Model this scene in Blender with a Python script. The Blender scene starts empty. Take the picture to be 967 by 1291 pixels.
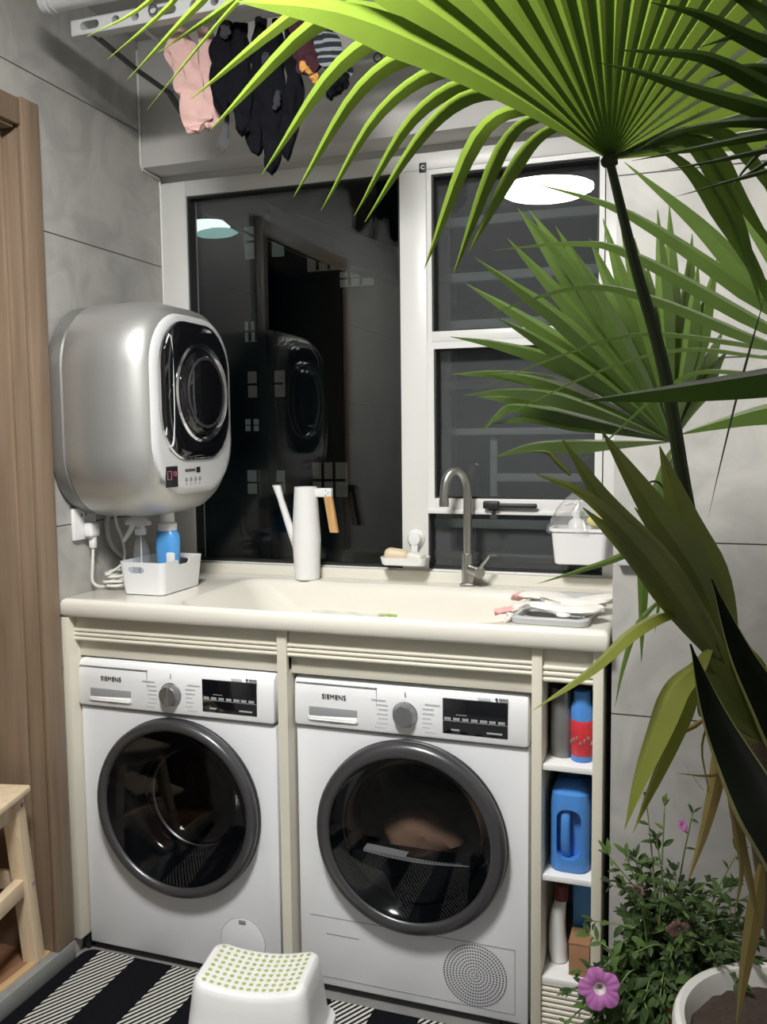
import bpy, bmesh, math, random
from mathutils import Vector, Matrix, Euler
R = math.radians
PI = math.pi
sc = bpy.context.scene
COL = sc.collection

# ------------------------------------------------------------------ camera
cd = bpy.data.cameras.new('camera')
cam = bpy.data.objects.new('camera', cd)
COL.objects.link(cam)
sc.camera = cam
cd.sensor_fit = 'HORIZONTAL'
cd.sensor_width = 36.0
cd.lens = 1124.7 / 967 * 36.0
cd.clip_start = 0.02
rt = Vector((0.94490446, 0.32716444, -0.01090794))
up = Vector((-0.01807698, 0.08542277, 0.99618079))
fw = Vector((-0.32684672, 0.94109849, -0.08663051))
m = Matrix((rt, up, -fw)).transposed().to_4x4()
m.translation = Vector((1.6231, -2.0109, 1.4508))
cam.matrix_world = m

# ------------------------------------------------------------------ world, view
w = bpy.data.worlds.new('night_sky')
sc.world = w
w.use_nodes = True
w.node_tree.nodes['Background'].inputs[0].default_value = (0.009, 0.017, 0.020, 1)
w.node_tree.nodes['Background'].inputs[1].default_value = 1.5
sc.view_settings.view_transform = 'Standard'
sc.view_settings.look = 'None'
sc.view_settings.gamma = 1.0
sc.view_settings.use_curve_mapping = False
sc.view_settings.exposure = 0.0
LAMP = 160.0           # radiance of the ceiling lamp's diffuser
sc.cycles.max_bounces = 8
sc.cycles.transparent_max_bounces = 24
sc.cycles.sample_clamp_indirect = 6.0
sc.cycles.caustics_reflective = False
sc.cycles.caustics_refractive = False

# ------------------------------------------------------------------ materials
def nd(t, kind, **kw):
    n = t.nodes.new(kind)
    for k, v in kw.items():
        setattr(n, k, v)
    return n

def mat(name, col, rough=0.5, metal=0.0, var=0.06, scale=18.0, bump=0.0, coat=0.0, spec=0.5, trans=0.0, emit=None, estr=0.0, bscale=None):
    """a plain surface with a little procedural variation of its own"""
    m = bpy.data.materials.new(name)
    m.use_nodes = True
    t = m.node_tree
    b = t.nodes['Principled BSDF']
    tc = nd(t, 'ShaderNodeTexCoord')
    no = nd(t, 'ShaderNodeTexNoise')
    no.inputs['Scale'].default_value = scale
    no.inputs['Detail'].default_value = 4
    t.links.new(tc.outputs['Object'], no.inputs['Vector'])
    mx = nd(t, 'ShaderNodeMix', data_type='RGBA')
    mx.inputs[6].default_value = tuple(c * (1 - var) for c in col) + (1,)
    mx.inputs[7].default_value = tuple(min(1, c * (1 + var)) for c in col) + (1,)
    t.links.new(no.outputs['Fac'], mx.inputs[0])
    t.links.new(mx.outputs[2], b.inputs['Base Color'])
    b.inputs['Roughness'].default_value = rough
    b.inputs['Metallic'].default_value = metal
    b.inputs['Coat Weight'].default_value = coat
    b.inputs['Specular IOR Level'].default_value = spec
    b.inputs['Transmission Weight'].default_value = trans
    if emit:
        b.inputs['Emission Color'].default_value = emit + (1,)
        b.inputs['Emission Strength'].default_value = estr
    if bump:
        bp = nd(t, 'ShaderNodeBump')
        bp.inputs['Strength'].default_value = bump
        bp.inputs['Distance'].default_value = 0.004
        n2 = nd(t, 'ShaderNodeTexNoise')
        n2.inputs['Scale'].default_value = bscale or scale * 6
        n2.inputs['Detail'].default_value = 3
        t.links.new(tc.outputs['Object'], n2.inputs['Vector'])
        t.links.new(n2.outputs['Fac'], bp.inputs['Height'])
        t.links.new(bp.outputs['Normal'], b.inputs['Normal'])
    return m

def mat_emit(name, col, s):
    m = bpy.data.materials.new(name)
    m.use_nodes = True
    t = m.node_tree
    t.nodes.remove(t.nodes['Principled BSDF'])
    e = nd(t, 'ShaderNodeEmission')
    e.inputs[0].default_value = col + (1,)
    e.inputs[1].default_value = s
    t.links.new(e.outputs[0], t.nodes['Material Output'].inputs[0])
    return m

def mat_pane(name, tint, alpha_diff=0.0, diff=(0.1, 0.1, 0.1), ior=1.5, rough=0.0):
    """thin clear sheet: sees through, mirrors by Fresnel, optional share of diffuse"""
    m = bpy.data.materials.new(name)
    m.use_nodes = True
    t = m.node_tree
    t.nodes.remove(t.nodes['Principled BSDF'])
    tr = nd(t, 'ShaderNodeBsdfTransparent')
    tr.inputs[0].default_value = tint + (1,)
    gl = nd(t, 'ShaderNodeBsdfGlossy')
    gl.inputs['Roughness'].default_value = rough
    fr = nd(t, 'ShaderNodeFresnel')
    ge = nd(t, 'ShaderNodeNewGeometry')
    io = nd(t, 'ShaderNodeMix', data_type='FLOAT')     # same mirror strength on both faces of the sheet
    io.inputs[2].default_value = ior
    io.inputs[3].default_value = 1.0 / ior
    t.links.new(ge.outputs['Backfacing'], io.inputs[0])
    t.links.new(io.outputs[0], fr.inputs[0])
    mx = nd(t, 'ShaderNodeMixShader')
    t.links.new(fr.outputs[0], mx.inputs[0])
    src = tr.outputs[0]
    if alpha_diff > 0:
        df = nd(t, 'ShaderNodeBsdfDiffuse')
        df.inputs[0].default_value = diff + (1,)
        m2 = nd(t, 'ShaderNodeMixShader')
        m2.inputs[0].default_value = alpha_diff
        t.links.new(src, m2.inputs[1])
        t.links.new(df.outputs[0], m2.inputs[2])
        src = m2.outputs[0]
    t.links.new(src, mx.inputs[1])
    t.links.new(gl.outputs[0], mx.inputs[2])
    t.links.new(mx.outputs[0], t.nodes['Material Output'].inputs[0])
    return m

def mat_tile(name, col, z0=0.822, h=0.3905, axis='Z', line=0.0016, rough=0.45, var=0.10):
    """grey stone tile with dark joints at fixed heights and cloudy veins"""
    m = mat(name, col, rough, var=var, scale=2.6)
    t = m.node_tree
    b = t.nodes['Principled BSDF']
    g = nd(t, 'ShaderNodeNewGeometry')
    sp = nd(t, 'ShaderNodeSeparateXYZ')
    t.links.new(g.outputs['Position'], sp.inputs[0])
    a = nd(t, 'ShaderNodeMath', operation='SUBTRACT')
    t.links.new(sp.outputs[axis], a.inputs[0])
    a.inputs[1].default_value = z0 - 40 * h - h / 2
    md = nd(t, 'ShaderNodeMath', operation='MODULO')
    t.links.new(a.outputs[0], md.inputs[0])
    md.inputs[1].default_value = h
    s2 = nd(t, 'ShaderNodeMath', operation='SUBTRACT')
    t.links.new(md.outputs[0], s2.inputs[0])
    s2.inputs[1].default_value = h / 2
    ab = nd(t, 'ShaderNodeMath', operation='ABSOLUTE')
    t.links.new(s2.outputs[0], ab.inputs[0])
    lt = nd(t, 'ShaderNodeMath', operation='LESS_THAN')
    t.links.new(ab.outputs[0], lt.inputs[0])
    lt.inputs[1].default_value = line
    # fine cloudy veins
    n2 = nd(t, 'ShaderNodeTexNoise')
    n2.inputs['Scale'].default_value = 7.0
    n2.inputs['Detail'].default_value = 8
    n2.inputs['Distortion'].default_value = 1.6
    t.links.new(g.outputs['Position'], n2.inputs['Vector'])
    rp = nd(t, 'ShaderNodeValToRGB')
    rp.color_ramp.elements[0].position = 0.35
    rp.color_ramp.elements[0].color = (0.86, 0.86, 0.86, 1)
    rp.color_ramp.elements[1].position = 0.62
    rp.color_ramp.elements[1].color = (1.08, 1.08, 1.07, 1)
    t.links.new(n2.outputs['Fac'], rp.inputs[0])
    old = b.inputs['Base Color'].links[0].from_socket
    mu = nd(t, 'ShaderNodeMix', data_type='RGBA', blend_type='MULTIPLY')
    mu.inputs[0].default_value = 1
    t.links.new(old, mu.inputs[6])
    t.links.new(rp.outputs[0], mu.inputs[7])
    mx = nd(t, 'ShaderNodeMix', data_type='RGBA')
    t.links.new(lt.outputs[0], mx.inputs[0])
    t.links.new(mu.outputs[2], mx.inputs[6])
    mx.inputs[7].default_value = (0.035, 0.033, 0.03, 1)
    t.links.new(mx.outputs[2], b.inputs['Base Color'])
    return m

def mat_wood(name, c1, c2, axis='Z', scale=1.0, rough=0.5):
    m = mat(name, c1, rough)
    t = m.node_tree
    b = t.nodes['Principled BSDF']
    tc = nd(t, 'ShaderNodeTexCoord')
    mp = nd(t, 'ShaderNodeMapping')
    s = [28 * scale] * 3
    s['XYZ'.index(axis)] = 1.6 * scale
    mp.inputs['Scale'].default_value = s
    t.links.new(tc.outputs['Object'], mp.inputs[0])
    no = nd(t, 'ShaderNodeTexNoise')
    no.inputs['Scale'].default_value = 1.6
    no.inputs['Detail'].default_value = 7
    no.inputs['Distortion'].default_value = 0.5
    t.links.new(mp.outputs[0], no.inputs['Vector'])
    rp = nd(t, 'ShaderNodeValToRGB')
    rp.color_ramp.elements[0].position = 0.3
    rp.color_ramp.elements[0].color = c2 + (1,)
    rp.color_ramp.elements[1].position = 0.7
    rp.color_ramp.elements[1].color = c1 + (1,)
    t.links.new(no.outputs['Fac'], rp.inputs[0])
    t.links.new(rp.outputs[0], b.inputs['Base Color'])
    return m

def mat_leaf(name, top, back, transl=0.45, rough=0.4, ior=1.4):
    """leaf: coloured diffuse + light passing through + soft gloss"""
    m = bpy.data.materials.new(name)
    m.use_nodes = True
    t = m.node_tree
    t.nodes.remove(t.nodes['Principled BSDF'])
    tc = nd(t, 'ShaderNodeTexCoord')
    no = nd(t, 'ShaderNodeTexNoise')
    no.inputs['Scale'].default_value = 14
    no.inputs['Detail'].default_value = 3
    t.links.new(tc.outputs['Object'], no.inputs['Vector'])
    def pair(c, k):
        mx = nd(t, 'ShaderNodeMix', data_type='RGBA')
        mx.inputs[6].default_value = tuple(x * (1 - k) for x in c) + (1,)
        mx.inputs[7].default_value = tuple(x * (1 + k) for x in c) + (1,)
        t.links.new(no.outputs['Fac'], mx.inputs[0])
        return mx.outputs[2]
    df = nd(t, 'ShaderNodeBsdfDiffuse')
    t.links.new(pair(top, 0.25), df.inputs[0])
    tl = nd(t, 'ShaderNodeBsdfTranslucent')
    t.links.new(pair(back, 0.2), tl.inputs[0])
    mx = nd(t, 'ShaderNodeMixShader')
    mx.inputs[0].default_value = transl
    t.links.new(df.outputs[0], mx.inputs[1])
    t.links.new(tl.outputs[0], mx.inputs[2])
    gl = nd(t, 'ShaderNodeBsdfGlossy')
    gl.inputs['Roughness'].default_value = rough
    lw = nd(t, 'ShaderNodeFresnel')
    lw.inputs[0].default_value = ior
    m2 = nd(t, 'ShaderNodeMixShader')
    t.links.new(lw.outputs[0], m2.inputs[0])
    t.links.new(mx.outputs[0], m2.inputs[1])
    t.links.new(gl.outputs[0], m2.inputs[2])
    t.links.new(m2.outputs[0], t.nodes['Material Output'].inputs[0])
    return m

# ------------------------------------------------------------------ mesh helpers
def nb():
    return bmesh.new()

def box(bm, x0, x1, y0, y1, z0, z1, bev=0.0, seg=2, mi=0):
    r = bmesh.ops.create_cube(bm, size=1.0)
    vs = r['verts']
    for v in vs:
        v.co = Vector(((x0 + x1) / 2 + v.co.x * (x1 - x0), (y0 + y1) / 2 + v.co.y * (y1 - y0), (z0 + z1) / 2 + v.co.z * (z1 - z0)))
    fs = set(f for v in vs for f in v.link_faces)
    for f in fs:
        f.material_index = mi
    if bev > 0:
        es = list(set(e for v in vs for e in v.link_edges))
        bmesh.ops.bevel(bm, geom=es, offset=bev, segments=seg, profile=0.5, affect='EDGES')

def loft(bm, loops, cap0=True, cap1=True, mi=0):
    rows = [[bm.verts.new(p) for p in lp] for lp in loops]
    n = len(rows[0])
    for a, b in zip(rows, rows[1:]):
        for i in range(n):
            j = (i + 1) % n
            try:
                f = bm.faces.new((a[i], a[j], b[j], b[i]))
                f.material_index = mi
            except ValueError:
                pass
    if cap0:
        bm.faces.new(list(reversed(rows[0]))).material_index = mi
    if cap1:
        bm.faces.new(rows[-1]).material_index = mi
    return rows

def circ(c, r, u, v, n=24, ph=0.0, r2=None):
    c = Vector(c)
    r2 = r if r2 is None else r2
    return [c + u * (r * math.cos(ph + 2 * PI * i / n)) + v * (r2 * math.sin(ph + 2 * PI * i / n)) for i in range(n)]

AX = {'z': (Vector((1, 0, 0)), Vector((0, 1, 0)), Vector((0, 0, 1))),
      'y': (Vector((1, 0, 0)), Vector((0, 0, 1)), Vector((0, -1, 0))),
      'x': (Vector((0, 1, 0)), Vector((0, 0, 1)), Vector((1, 0, 0)))}

def lathe(bm, c, prof, axis='z', n=32, cap0=True, cap1=True, mi=0, sx=1.0, sy=1.0):
    """prof: (radius, distance along the axis); 'y' runs towards the viewer (-y)"""
    u, v, a = AX[axis]
    c = Vector(c)
    loft(bm, [circ(c + a * h, max(r, 1e-5) * sx, u, v, n, r2=max(r, 1e-5) * sy) for r, h in prof], cap0, cap1, mi)

def smooth_path(pts, k=5):
    P = [Vector(p) for p in pts]
    if len(P) < 3:
        return [P[0].lerp(P[-1], i / k) for i in range(k + 1)]
    Q = [P[0] * 2 - P[1]] + P + [P[-1] * 2 - P[-2]]
    out = []
    for i in range(1, len(Q) - 2):
        a, b, c, d = Q[i - 1], Q[i], Q[i + 1], Q[i + 2]
        for j in range(k):
            s = j / k
            out.append(0.5 * ((2 * b) + (c - a) * s + (2 * a - 5 * b + 4 * c - d) * s * s + (3 * b - a - 3 * c + d) * s ** 3))
    out.append(P[-1])
    return out

def tube(bm, pts, r, n=8, k=5, mi=0, flat=1.0, curved=True):
    P = smooth_path(pts, k) if curved else [Vector(p) for p in pts]
    loops = []
    t0 = (P[1] - P[0]).normalized()
    ref = Vector((0, 0, 1)) if abs(t0.z) < 0.9 else Vector((1, 0, 0))
    u = t0.cross(ref).normalized()
    for i, p in enumerate(P):
        t = (P[min(i + 1, len(P) - 1)] - P[max(i - 1, 0)])
        if t.length < 1e-9:
            t = t0
        t.normalize()
        u = (u - t * u.dot(t))
        if u.length < 1e-6:
            u = t.orthogonal()
        u.normalize()
        v = t.cross(u)
        s = i / (len(P) - 1)
        if isinstance(r, (list, tuple)):
            q = s * (len(r) - 1)
            a = int(min(q, len(r) - 2))
            rr = r[a] + (r[a + 1] - r[a]) * (q - a)
        else:
            rr = r
        loops.append(circ(p, rr, u, v, n, r2=rr * flat))
    loft(bm, loops, True, True, mi)

def rrect(w, h, r, n=6, cx=0.0, cy=0.0):
    """2D rounded rectangle, counter-clockwise, 4*(n+1) points"""
    out = []
    for qx, qy, a0 in ((1, 1, 0), (-1, 1, 90), (-1, -1, 180), (1, -1, 270)):
        for i in range(n + 1):
            a = R(a0 + 90 * i / n)
            out.append((cx + qx * (w / 2 - r) + r * math.cos(a), cy + qy * (h / 2 - r) + r * math.sin(a)))
    return out

def rrect_s(w, h, r, n=6, m=8):
    """rounded rectangle with m extra points along each straight side"""
    P = rrect(w, h, r, n)
    out = []
    for q in range(4):
        arc = P[q * (n + 1):(q + 1) * (n + 1)]
        out += arc
        a, b = arc[-1], P[((q + 1) * (n + 1)) % len(P)]
        out += [(a[0] + (b[0] - a[0]) * k / (m + 1), a[1] + (b[1] - a[1]) * k / (m + 1)) for k in range(1, m + 1)]
    return out

def to3(pts, plane, d):
    if plane == 'xy':
        return [Vector((a, b, d)) for a, b in pts]
    if plane == 'xz':
        return [Vector((a, d, b)) for a, b in pts]
    return [Vector((d, a, b)) for a, b in pts]

def xform(bm, M, start=0):
    bm.verts.ensure_lookup_table()
    for v in bm.verts[start:]:
        v.co = M @ v.co

def world_of(o):
    M = o.matrix_basis.copy()
    while o.parent:
        o = o.parent
        M = o.matrix_basis @ M
    return M

def mk(name, bm, mats, parent=None, local=False, sharp=35, kind=None):
    """link the bmesh as ONE mesh object; vertices are given in world space unless local"""
    bmesh.ops.recalc_face_normals(bm, faces=bm.faces[:])
    if parent is not None and not local:
        bm.transform(world_of(parent).inverted())
    for f in bm.faces:
        f.smooth = True
    for e in bm.edges:
        if len(e.link_faces) != 2 or e.calc_face_angle(0) > R(sharp):
            e.smooth = False
    me = bpy.data.meshes.new(name)
    bm.to_mesh(me)
    bm.free()
    o = bpy.data.objects.new(name, me)
    for mm in (mats if isinstance(mats, (list, tuple)) else [mats]):
        me.materials.append(mm)
    if parent is not None:
        o.parent = parent
    if kind:
        o['kind'] = kind
    COL.objects.link(o)
    return o

def thing(name, label, cat, loc=(0, 0, 0), rz=0.0, group=None):
    o = bpy.data.objects.new(name, None)
    o.empty_display_size = 0.05
    o.location = loc
    o.rotation_euler = (0, 0, rz)
    COL.objects.link(o)
    tag(o, label, cat, group)
    return o

def tag(o, label, cat, group=None):
    o['label'] = label
    o['category'] = cat
    if group:
        o['group'] = group
    return o

def struct(name, bm, mt, parent=None, sharp=35):
    return mk(name, bm, mt, parent, kind=None if parent else 'structure', sharp=sharp)

def lettering(name, txt, size, loc, mt, parent, rot=(PI / 2, 0, 0), bold=0.0, depth=0.0006, sx=1.0):
    """raised or printed characters, turned into a mesh"""
    c = bpy.data.curves.new(name, 'FONT')
    c.body = txt
    c.size = size
    c.extrude = depth
    c.offset = bold
    c.align_x = 'CENTER'
    c.align_y = 'CENTER'
    c.space_character = 1.05
    tmp = bpy.data.objects.new('tmp_text', c)
    COL.objects.link(tmp)
    bpy.context.view_layer.update()
    me = bpy.data.meshes.new_from_object(tmp.evaluated_get(bpy.context.evaluated_depsgraph_get()))
    bpy.data.objects.remove(tmp)
    M = Matrix.Translation(loc) @ Euler(rot).to_matrix().to_4x4() @ Matrix.Diagonal((sx, 1, 1, 1))
    me.transform(M)
    me.transform(world_of(parent).inverted())
    me.materials.clear()
    me.materials.append(mt)
    o = bpy.data.objects.new(name, me)
    o.parent = parent
    COL.objects.link(o)
    return o

def dup(root, label=None):
    r = root.copy()
    COL.objects.link(r)
    if label:
        r['label'] = label
    for ch in list(root.children):
        c = ch.copy()
        COL.objects.link(c)
        c.parent = r
        for g in ch.children:
            d = g.copy()
            COL.objects.link(d)
            d.parent = c
    return r

# ------------------------------------------------------------------ palette
M = {}
M['tile'] = mat_tile('grey_stone_tile', (0.42, 0.41, 0.39))
M['floor_tile'] = mat_tile('floor_stone_tile', (0.22, 0.22, 0.215), z0=0.0, h=0.6, axis='X', line=0.0015, rough=0.4)
M['paint'] = mat('white_wall_paint', (0.62, 0.61, 0.59), 0.7, var=0.03, scale=5, bump=0.05)
M['ceil'] = mat('ceiling_paint', (0.45, 0.45, 0.44), 0.8, var=0.03)
M['dark_wall'] = mat('dark_room_wall', (0.13, 0.15, 0.155), 0.8)
M['frame'] = mat('white_window_frame', (0.74, 0.74, 0.72), 0.35, var=0.02)
M['gasket'] = mat('black_gasket', (0.02, 0.02, 0.02), 0.6)
M['glass'] = mat_pane('window_glass', (0.93, 0.97, 0.96))
M['mesh'] = mat_pane('insect_mesh', (1, 1, 1), 0.34, (0.19, 0.17, 0.185), ior=1.02, rough=0.5)
M['grille'] = mat('grey_painted_steel', (0.50, 0.50, 0.51), 0.5)
M['oak'] = mat_wood('brown_oak_veneer', (0.27, 0.195, 0.135), (0.20, 0.14, 0.092), 'Z')
M['floor_wood'] = mat_wood('red_brown_floorboard', (0.30, 0.16, 0.09), (0.20, 0.10, 0.055), 'Y', rough=0.35)
M['edge_wood'] = mat_wood('light_edge_wood', (0.62, 0.42, 0.22), (0.5, 0.33, 0.17), 'Y')
M['sill'] = mat('grey_threshold_stone', (0.25, 0.26, 0.25), 0.5, var=0.12, scale=30)
M['cream'] = mat('cream_cabinet_laminate', (0.66, 0.63, 0.53), 0.4, var=0.02)
M['counter'] = mat('cream_stone_worktop', (0.76, 0.735, 0.66), 0.22, var=0.02, coat=0.3)
M['appliance'] = mat('white_appliance_enamel', (0.76, 0.77, 0.80), 0.35, var=0.02)
M['appl_panel'] = mat('white_control_panel_plastic', (0.80, 0.81, 0.83), 0.35, var=0.02)
M['seam'] = mat('grey_seam', (0.30, 0.31, 0.32), 0.6)
M['recess'] = mat('grey_recess_plastic', (0.27, 0.28, 0.29), 0.5)
M['ink'] = mat('dark_print', (0.04, 0.04, 0.045), 0.5)
M['grey_ink'] = mat('grey_print', (0.42, 0.43, 0.44), 0.5)
M['pale_ink'] = mat('pale_print', (0.45, 0.47, 0.5), 0.5)
M['black_gloss'] = mat('black_glossy_plastic', (0.006, 0.006, 0.008), 0.08, coat=0.5, var=0)
M['black'] = mat('black_plastic', (0.012, 0.012, 0.013), 0.45)
M['door_ring'] = mat('grey_metallic_door_ring', (0.085, 0.085, 0.09), 0.3, metal=0.55, var=0.03)
M['bowl'] = mat('dark_smoked_bowl', (0.010, 0.013, 0.017), 0.12, coat=0.6, var=0.0)
M['smoke'] = mat_pane('smoked_door_glass', (0.42, 0.43, 0.44), ior=1.38)
M['drum'] = mat('steel_drum', (0.40, 0.38, 0.35), 0.35, metal=0.7, var=0.25, scale=30)
M['steel'] = mat('brushed_steel', (0.52, 0.51, 0.48), 0.3, metal=1.0, var=0.08, scale=60)
M['knob'] = mat('grey_knob_metal', (0.40, 0.41, 0.42), 0.32, metal=0.9)
M['chrome'] = mat('chrome', (0.75, 0.76, 0.78), 0.12, metal=1.0, var=0)
M['silver'] = mat('silver_dryer_casing', (0.54, 0.54, 0.53), 0.42, metal=0.7, var=0.03, scale=6)
M['silver_rear'] = mat('dark_silver_rear_casing', (0.30, 0.30, 0.295), 0.4, metal=0.6)
M['dryer_rim'] = mat('pale_dryer_front', (0.66, 0.67, 0.68), 0.3, var=0.02, coat=0.2)
M['white_pl'] = mat('white_plastic', (0.80, 0.80, 0.80), 0.35, var=0.015)
M['white_soft'] = mat('milky_white_plastic', (0.74, 0.75, 0.76), 0.4, var=0.02)
M['blue_pl'] = mat('blue_plastic', (0.07, 0.24, 0.62), 0.3, var=0.05)
M['blue_lt'] = mat('bright_blue_plastic', (0.09, 0.33, 0.72), 0.3, var=0.05)
M['navy'] = mat('navy_plastic', (0.015, 0.035, 0.10), 0.35)
M['red_label'] = mat('red_label_print', (0.55, 0.03, 0.04), 0.4, var=0.35, scale=70)
M['pink_ink'] = mat('pink_print', (0.40, 0.12, 0.20), 0.5)
M['grey_can'] = mat('grey_can_metal', (0.22, 0.22, 0.22), 0.35, metal=0.5)
M['clear'] = mat_pane('clear_bottle_plastic', (0.86, 0.88, 0.89), 0.10, (0.7, 0.72, 0.74), ior=1.35, rough=0.08)
M['bag'] = mat_pane('clear_plastic_bag', (0.96, 0.96, 0.96), 0.16, (0.85, 0.85, 0.85), ior=1.3, rough=0.15)
M['yellow'] = mat('yellow_sponge', (0.75, 0.66, 0.12), 0.9)
M['soap'] = mat('cream_soap', (0.72, 0.60, 0.42), 0.5, var=0.08)
M['soap2'] = mat('white_soap', (0.78, 0.75, 0.68), 0.5)
M['handle_wood'] = mat_wood('honey_wood', (0.60, 0.36, 0.15), (0.50, 0.28, 0.11), 'Z', 2.0)
M['birch'] = mat_wood('pale_birch', (0.74, 0.60, 0.42), (0.64, 0.50, 0.34), 'Z', 1.2)
M['card'] = mat('brown_cardboard', (0.33, 0.17, 0.09), 0.8)
M['cord'] = mat('white_cord', (0.72, 0.71, 0.67), 0.5)
M['hose'] = mat('grey_hose', (0.42, 0.42, 0.41), 0.55)
M['cloth_white'] = mat('off_white_cloth', (0.76, 0.73, 0.68), 0.9, var=0.06, bump=0.3)
M['cloth_pinkend'] = mat('pink_dyed_cloth', (0.72, 0.38, 0.37), 0.9, bump=0.3)
M['tray'] = mat('pale_grey_plastic', (0.46, 0.47, 0.48), 0.4)
M['pink'] = mat('pink_knit', (0.56, 0.36, 0.33), 0.95, var=0.12, scale=40, bump=0.5)
M['black_knit'] = mat('black_knit', (0.006, 0.0065, 0.009), 0.95, var=0.2, scale=40, bump=0.5, spec=0.1)
M['grey_knit'] = mat('grey_knit', (0.07, 0.07, 0.075), 0.95, var=0.2, bump=0.4)
M['maroon'] = mat('maroon_knit', (0.045, 0.018, 0.024), 0.95, var=0.2, bump=0.4, spec=0.1)
M['orange_knit'] = mat('orange_knit', (0.50, 0.25, 0.06), 0.95, bump=0.4)
M['pale_knit'] = mat('pale_grey_knit', (0.04, 0.042, 0.048), 0.95, bump=0.4, spec=0.1)
M['rack'] = mat('white_aluminium_rack', (0.58, 0.59, 0.60), 0.4, var=0.02)
M['rack_dark'] = mat('dark_rack_rod', (0.07, 0.075, 0.08), 0.5)
M['terracotta'] = mat('terracotta', (0.45, 0.17, 0.09), 0.85, var=0.12, bump=0.2)
M['pot'] = mat('white_glazed_pot', (0.66, 0.66, 0.62), 0.35, var=0.05)
M['soil'] = mat('brown_potting_soil', (0.045, 0.030, 0.022), 0.95, var=0.6, scale=90, bump=1.0, bscale=160)
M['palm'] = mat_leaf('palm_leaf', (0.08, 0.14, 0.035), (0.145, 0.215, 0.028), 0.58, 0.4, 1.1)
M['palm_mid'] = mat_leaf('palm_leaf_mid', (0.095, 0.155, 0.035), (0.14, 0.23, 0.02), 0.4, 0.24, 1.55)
M['palm_shaded'] = mat_leaf('palm_leaf_shaded', (0.032, 0.056, 0.014), (0.04, 0.075, 0.01), 0.2, 0.5, 1.08)  # shade put into a darker green for the unlit fronds
M['palm_young'] = mat_leaf('palm_leaf_young', (0.105, 0.125, 0.02), (0.13, 0.17, 0.015), 0.35, 0.42)
M['palm_yellow'] = mat_leaf('palm_leaf_yellowing', (0.17, 0.19, 0.03), (0.22, 0.26, 0.03), 0.4, 0.4)
M['palm_dry'] = mat_leaf('dry_palm_leaf', (0.16, 0.12, 0.035), (0.15, 0.11, 0.02), 0.3, 0.6)
M['stem'] = mat('dark_green_stem', (0.020, 0.028, 0.012), 0.6, var=0.2, spec=0.12)
M['stem_lt'] = mat('pale_green_stem', (0.14, 0.19, 0.06), 0.5, var=0.2)
M['fibre'] = mat('brown_palm_fibre', (0.07, 0.045, 0.025), 0.95, var=0.4, scale=60, bump=0.8)
M['snake'] = mat_leaf('dark_blade', (0.005, 0.008, 0.004), (0.005, 0.01, 0.003), 0.1, 0.6, 1.12)
M['snake_edge'] = mat_leaf('yellow_blade_margin', (0.22, 0.21, 0.07), (0.2, 0.2, 0.05), 0.2, 0.5)
M['herb'] = mat_leaf('petunia_leaf', (0.042, 0.078, 0.022), (0.05, 0.09, 0.015), 0.3, 0.5, 1.3)  # green taken down to hold the shadow of the palm leaves
M['herb_lt'] = mat_leaf('petunia_leaf_light', (0.10, 0.17, 0.045), (0.13, 0.21, 0.03), 0.35, 0.5, 1.3)
M['petal'] = mat_leaf('magenta_petal', (0.58, 0.20, 0.54), (0.5, 0.12, 0.45), 0.35, 0.6)
M['petal_pale'] = mat_leaf('withered_petal', (0.45, 0.25, 0.24), (0.4, 0.2, 0.2), 0.35, 0.7)
M['petal_eye'] = mat_leaf('pale_flower_eye', (0.80, 0.70, 0.72), (0.7, 0.6, 0.6), 0.3, 0.6)
M['lime'] = mat('lime_rubber', (0.40, 0.47, 0.12), 0.7)

# ------------------------------------------------------------------ ceiling lamp (its light too)
M['lamp'] = mat_emit('lamp_diffuser', (1.0, 0.985, 0.95), LAMP)
t = thing('ceiling_lamp', 'round white flush ceiling lamp, lit, above the room', 'lamp', (0.94, -1.25, 2.65))
bm = nb(); lathe(bm, (0.94, -1.25, 2.65), [(0.235, 0.0), (0.24, -0.02), (0.235, -0.045), (0.225, -0.045), (0.225, -0.03)], 'z', 40, True, True)
mk('lamp_rim', bm, M['white_pl'], t)
bm = nb(); lathe(bm, (0.94, -1.25, 2.62), [(0.222, 0.0), (0.222, -0.02), (0.19, -0.04), (0.10, -0.052), (0.02, -0.055)], 'z', 24)
mk('lamp_diffuser', bm, M['lamp'], t)

# ------------------------------------------------------------------ the room
YW = 0.53
bm = nb(); box(bm, 0.0, 2.6, -3.2, 0.65, -0.05, 0.0); struct('floor', bm, M['floor_tile'])
bm = nb(); box(bm, -1.9, -0.02, -3.2, 0.0, 0.0, 0.055); struct('floor_inner_room', bm, M['floor_wood'])
bm = nb(); box(bm, -1.95, 2.65, -3.2, 0.65, 2.65, 2.70); struct('ceiling', bm, M['ceil'])
bm = nb()
box(bm, -0.25, 0.0, -0.075, 0.65, 0.0, 2.65)
box(bm, -0.25, 0.0, -1.02, -0.075, 2.285, 2.65)
box(bm, -0.25, 0.0, -3.2, -1.02, 0.0, 2.65)
struct('wall_left', bm, M['tile'])
bm = nb()
box(bm, 0.0, 1.46, YW, 0.65, 0.0, 1.035)
box(bm, 0.0, 1.46, YW, 0.65, 2.255, 2.65)
struct('wall_back', bm, M['paint'])
bm = nb(); box(bm, 0.0, 1.46, 0.42, YW, 2.275, 2.65, 0.003); struct('trim_beam', bm, M['paint'])
bm = nb(); tube(bm, [(0.003, 0.415, 2.62), (0.003, 0.415, 2.285), (0.003, 0.425, 2.272), (0.003, 0.515, 2.268), (0.003, 0.52, 2.24), (0.003, 0.52, 1.09)], 0.004, 6, 3, curved=False)
struct('trim_corner_cord', bm, M['frame'])
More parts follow.
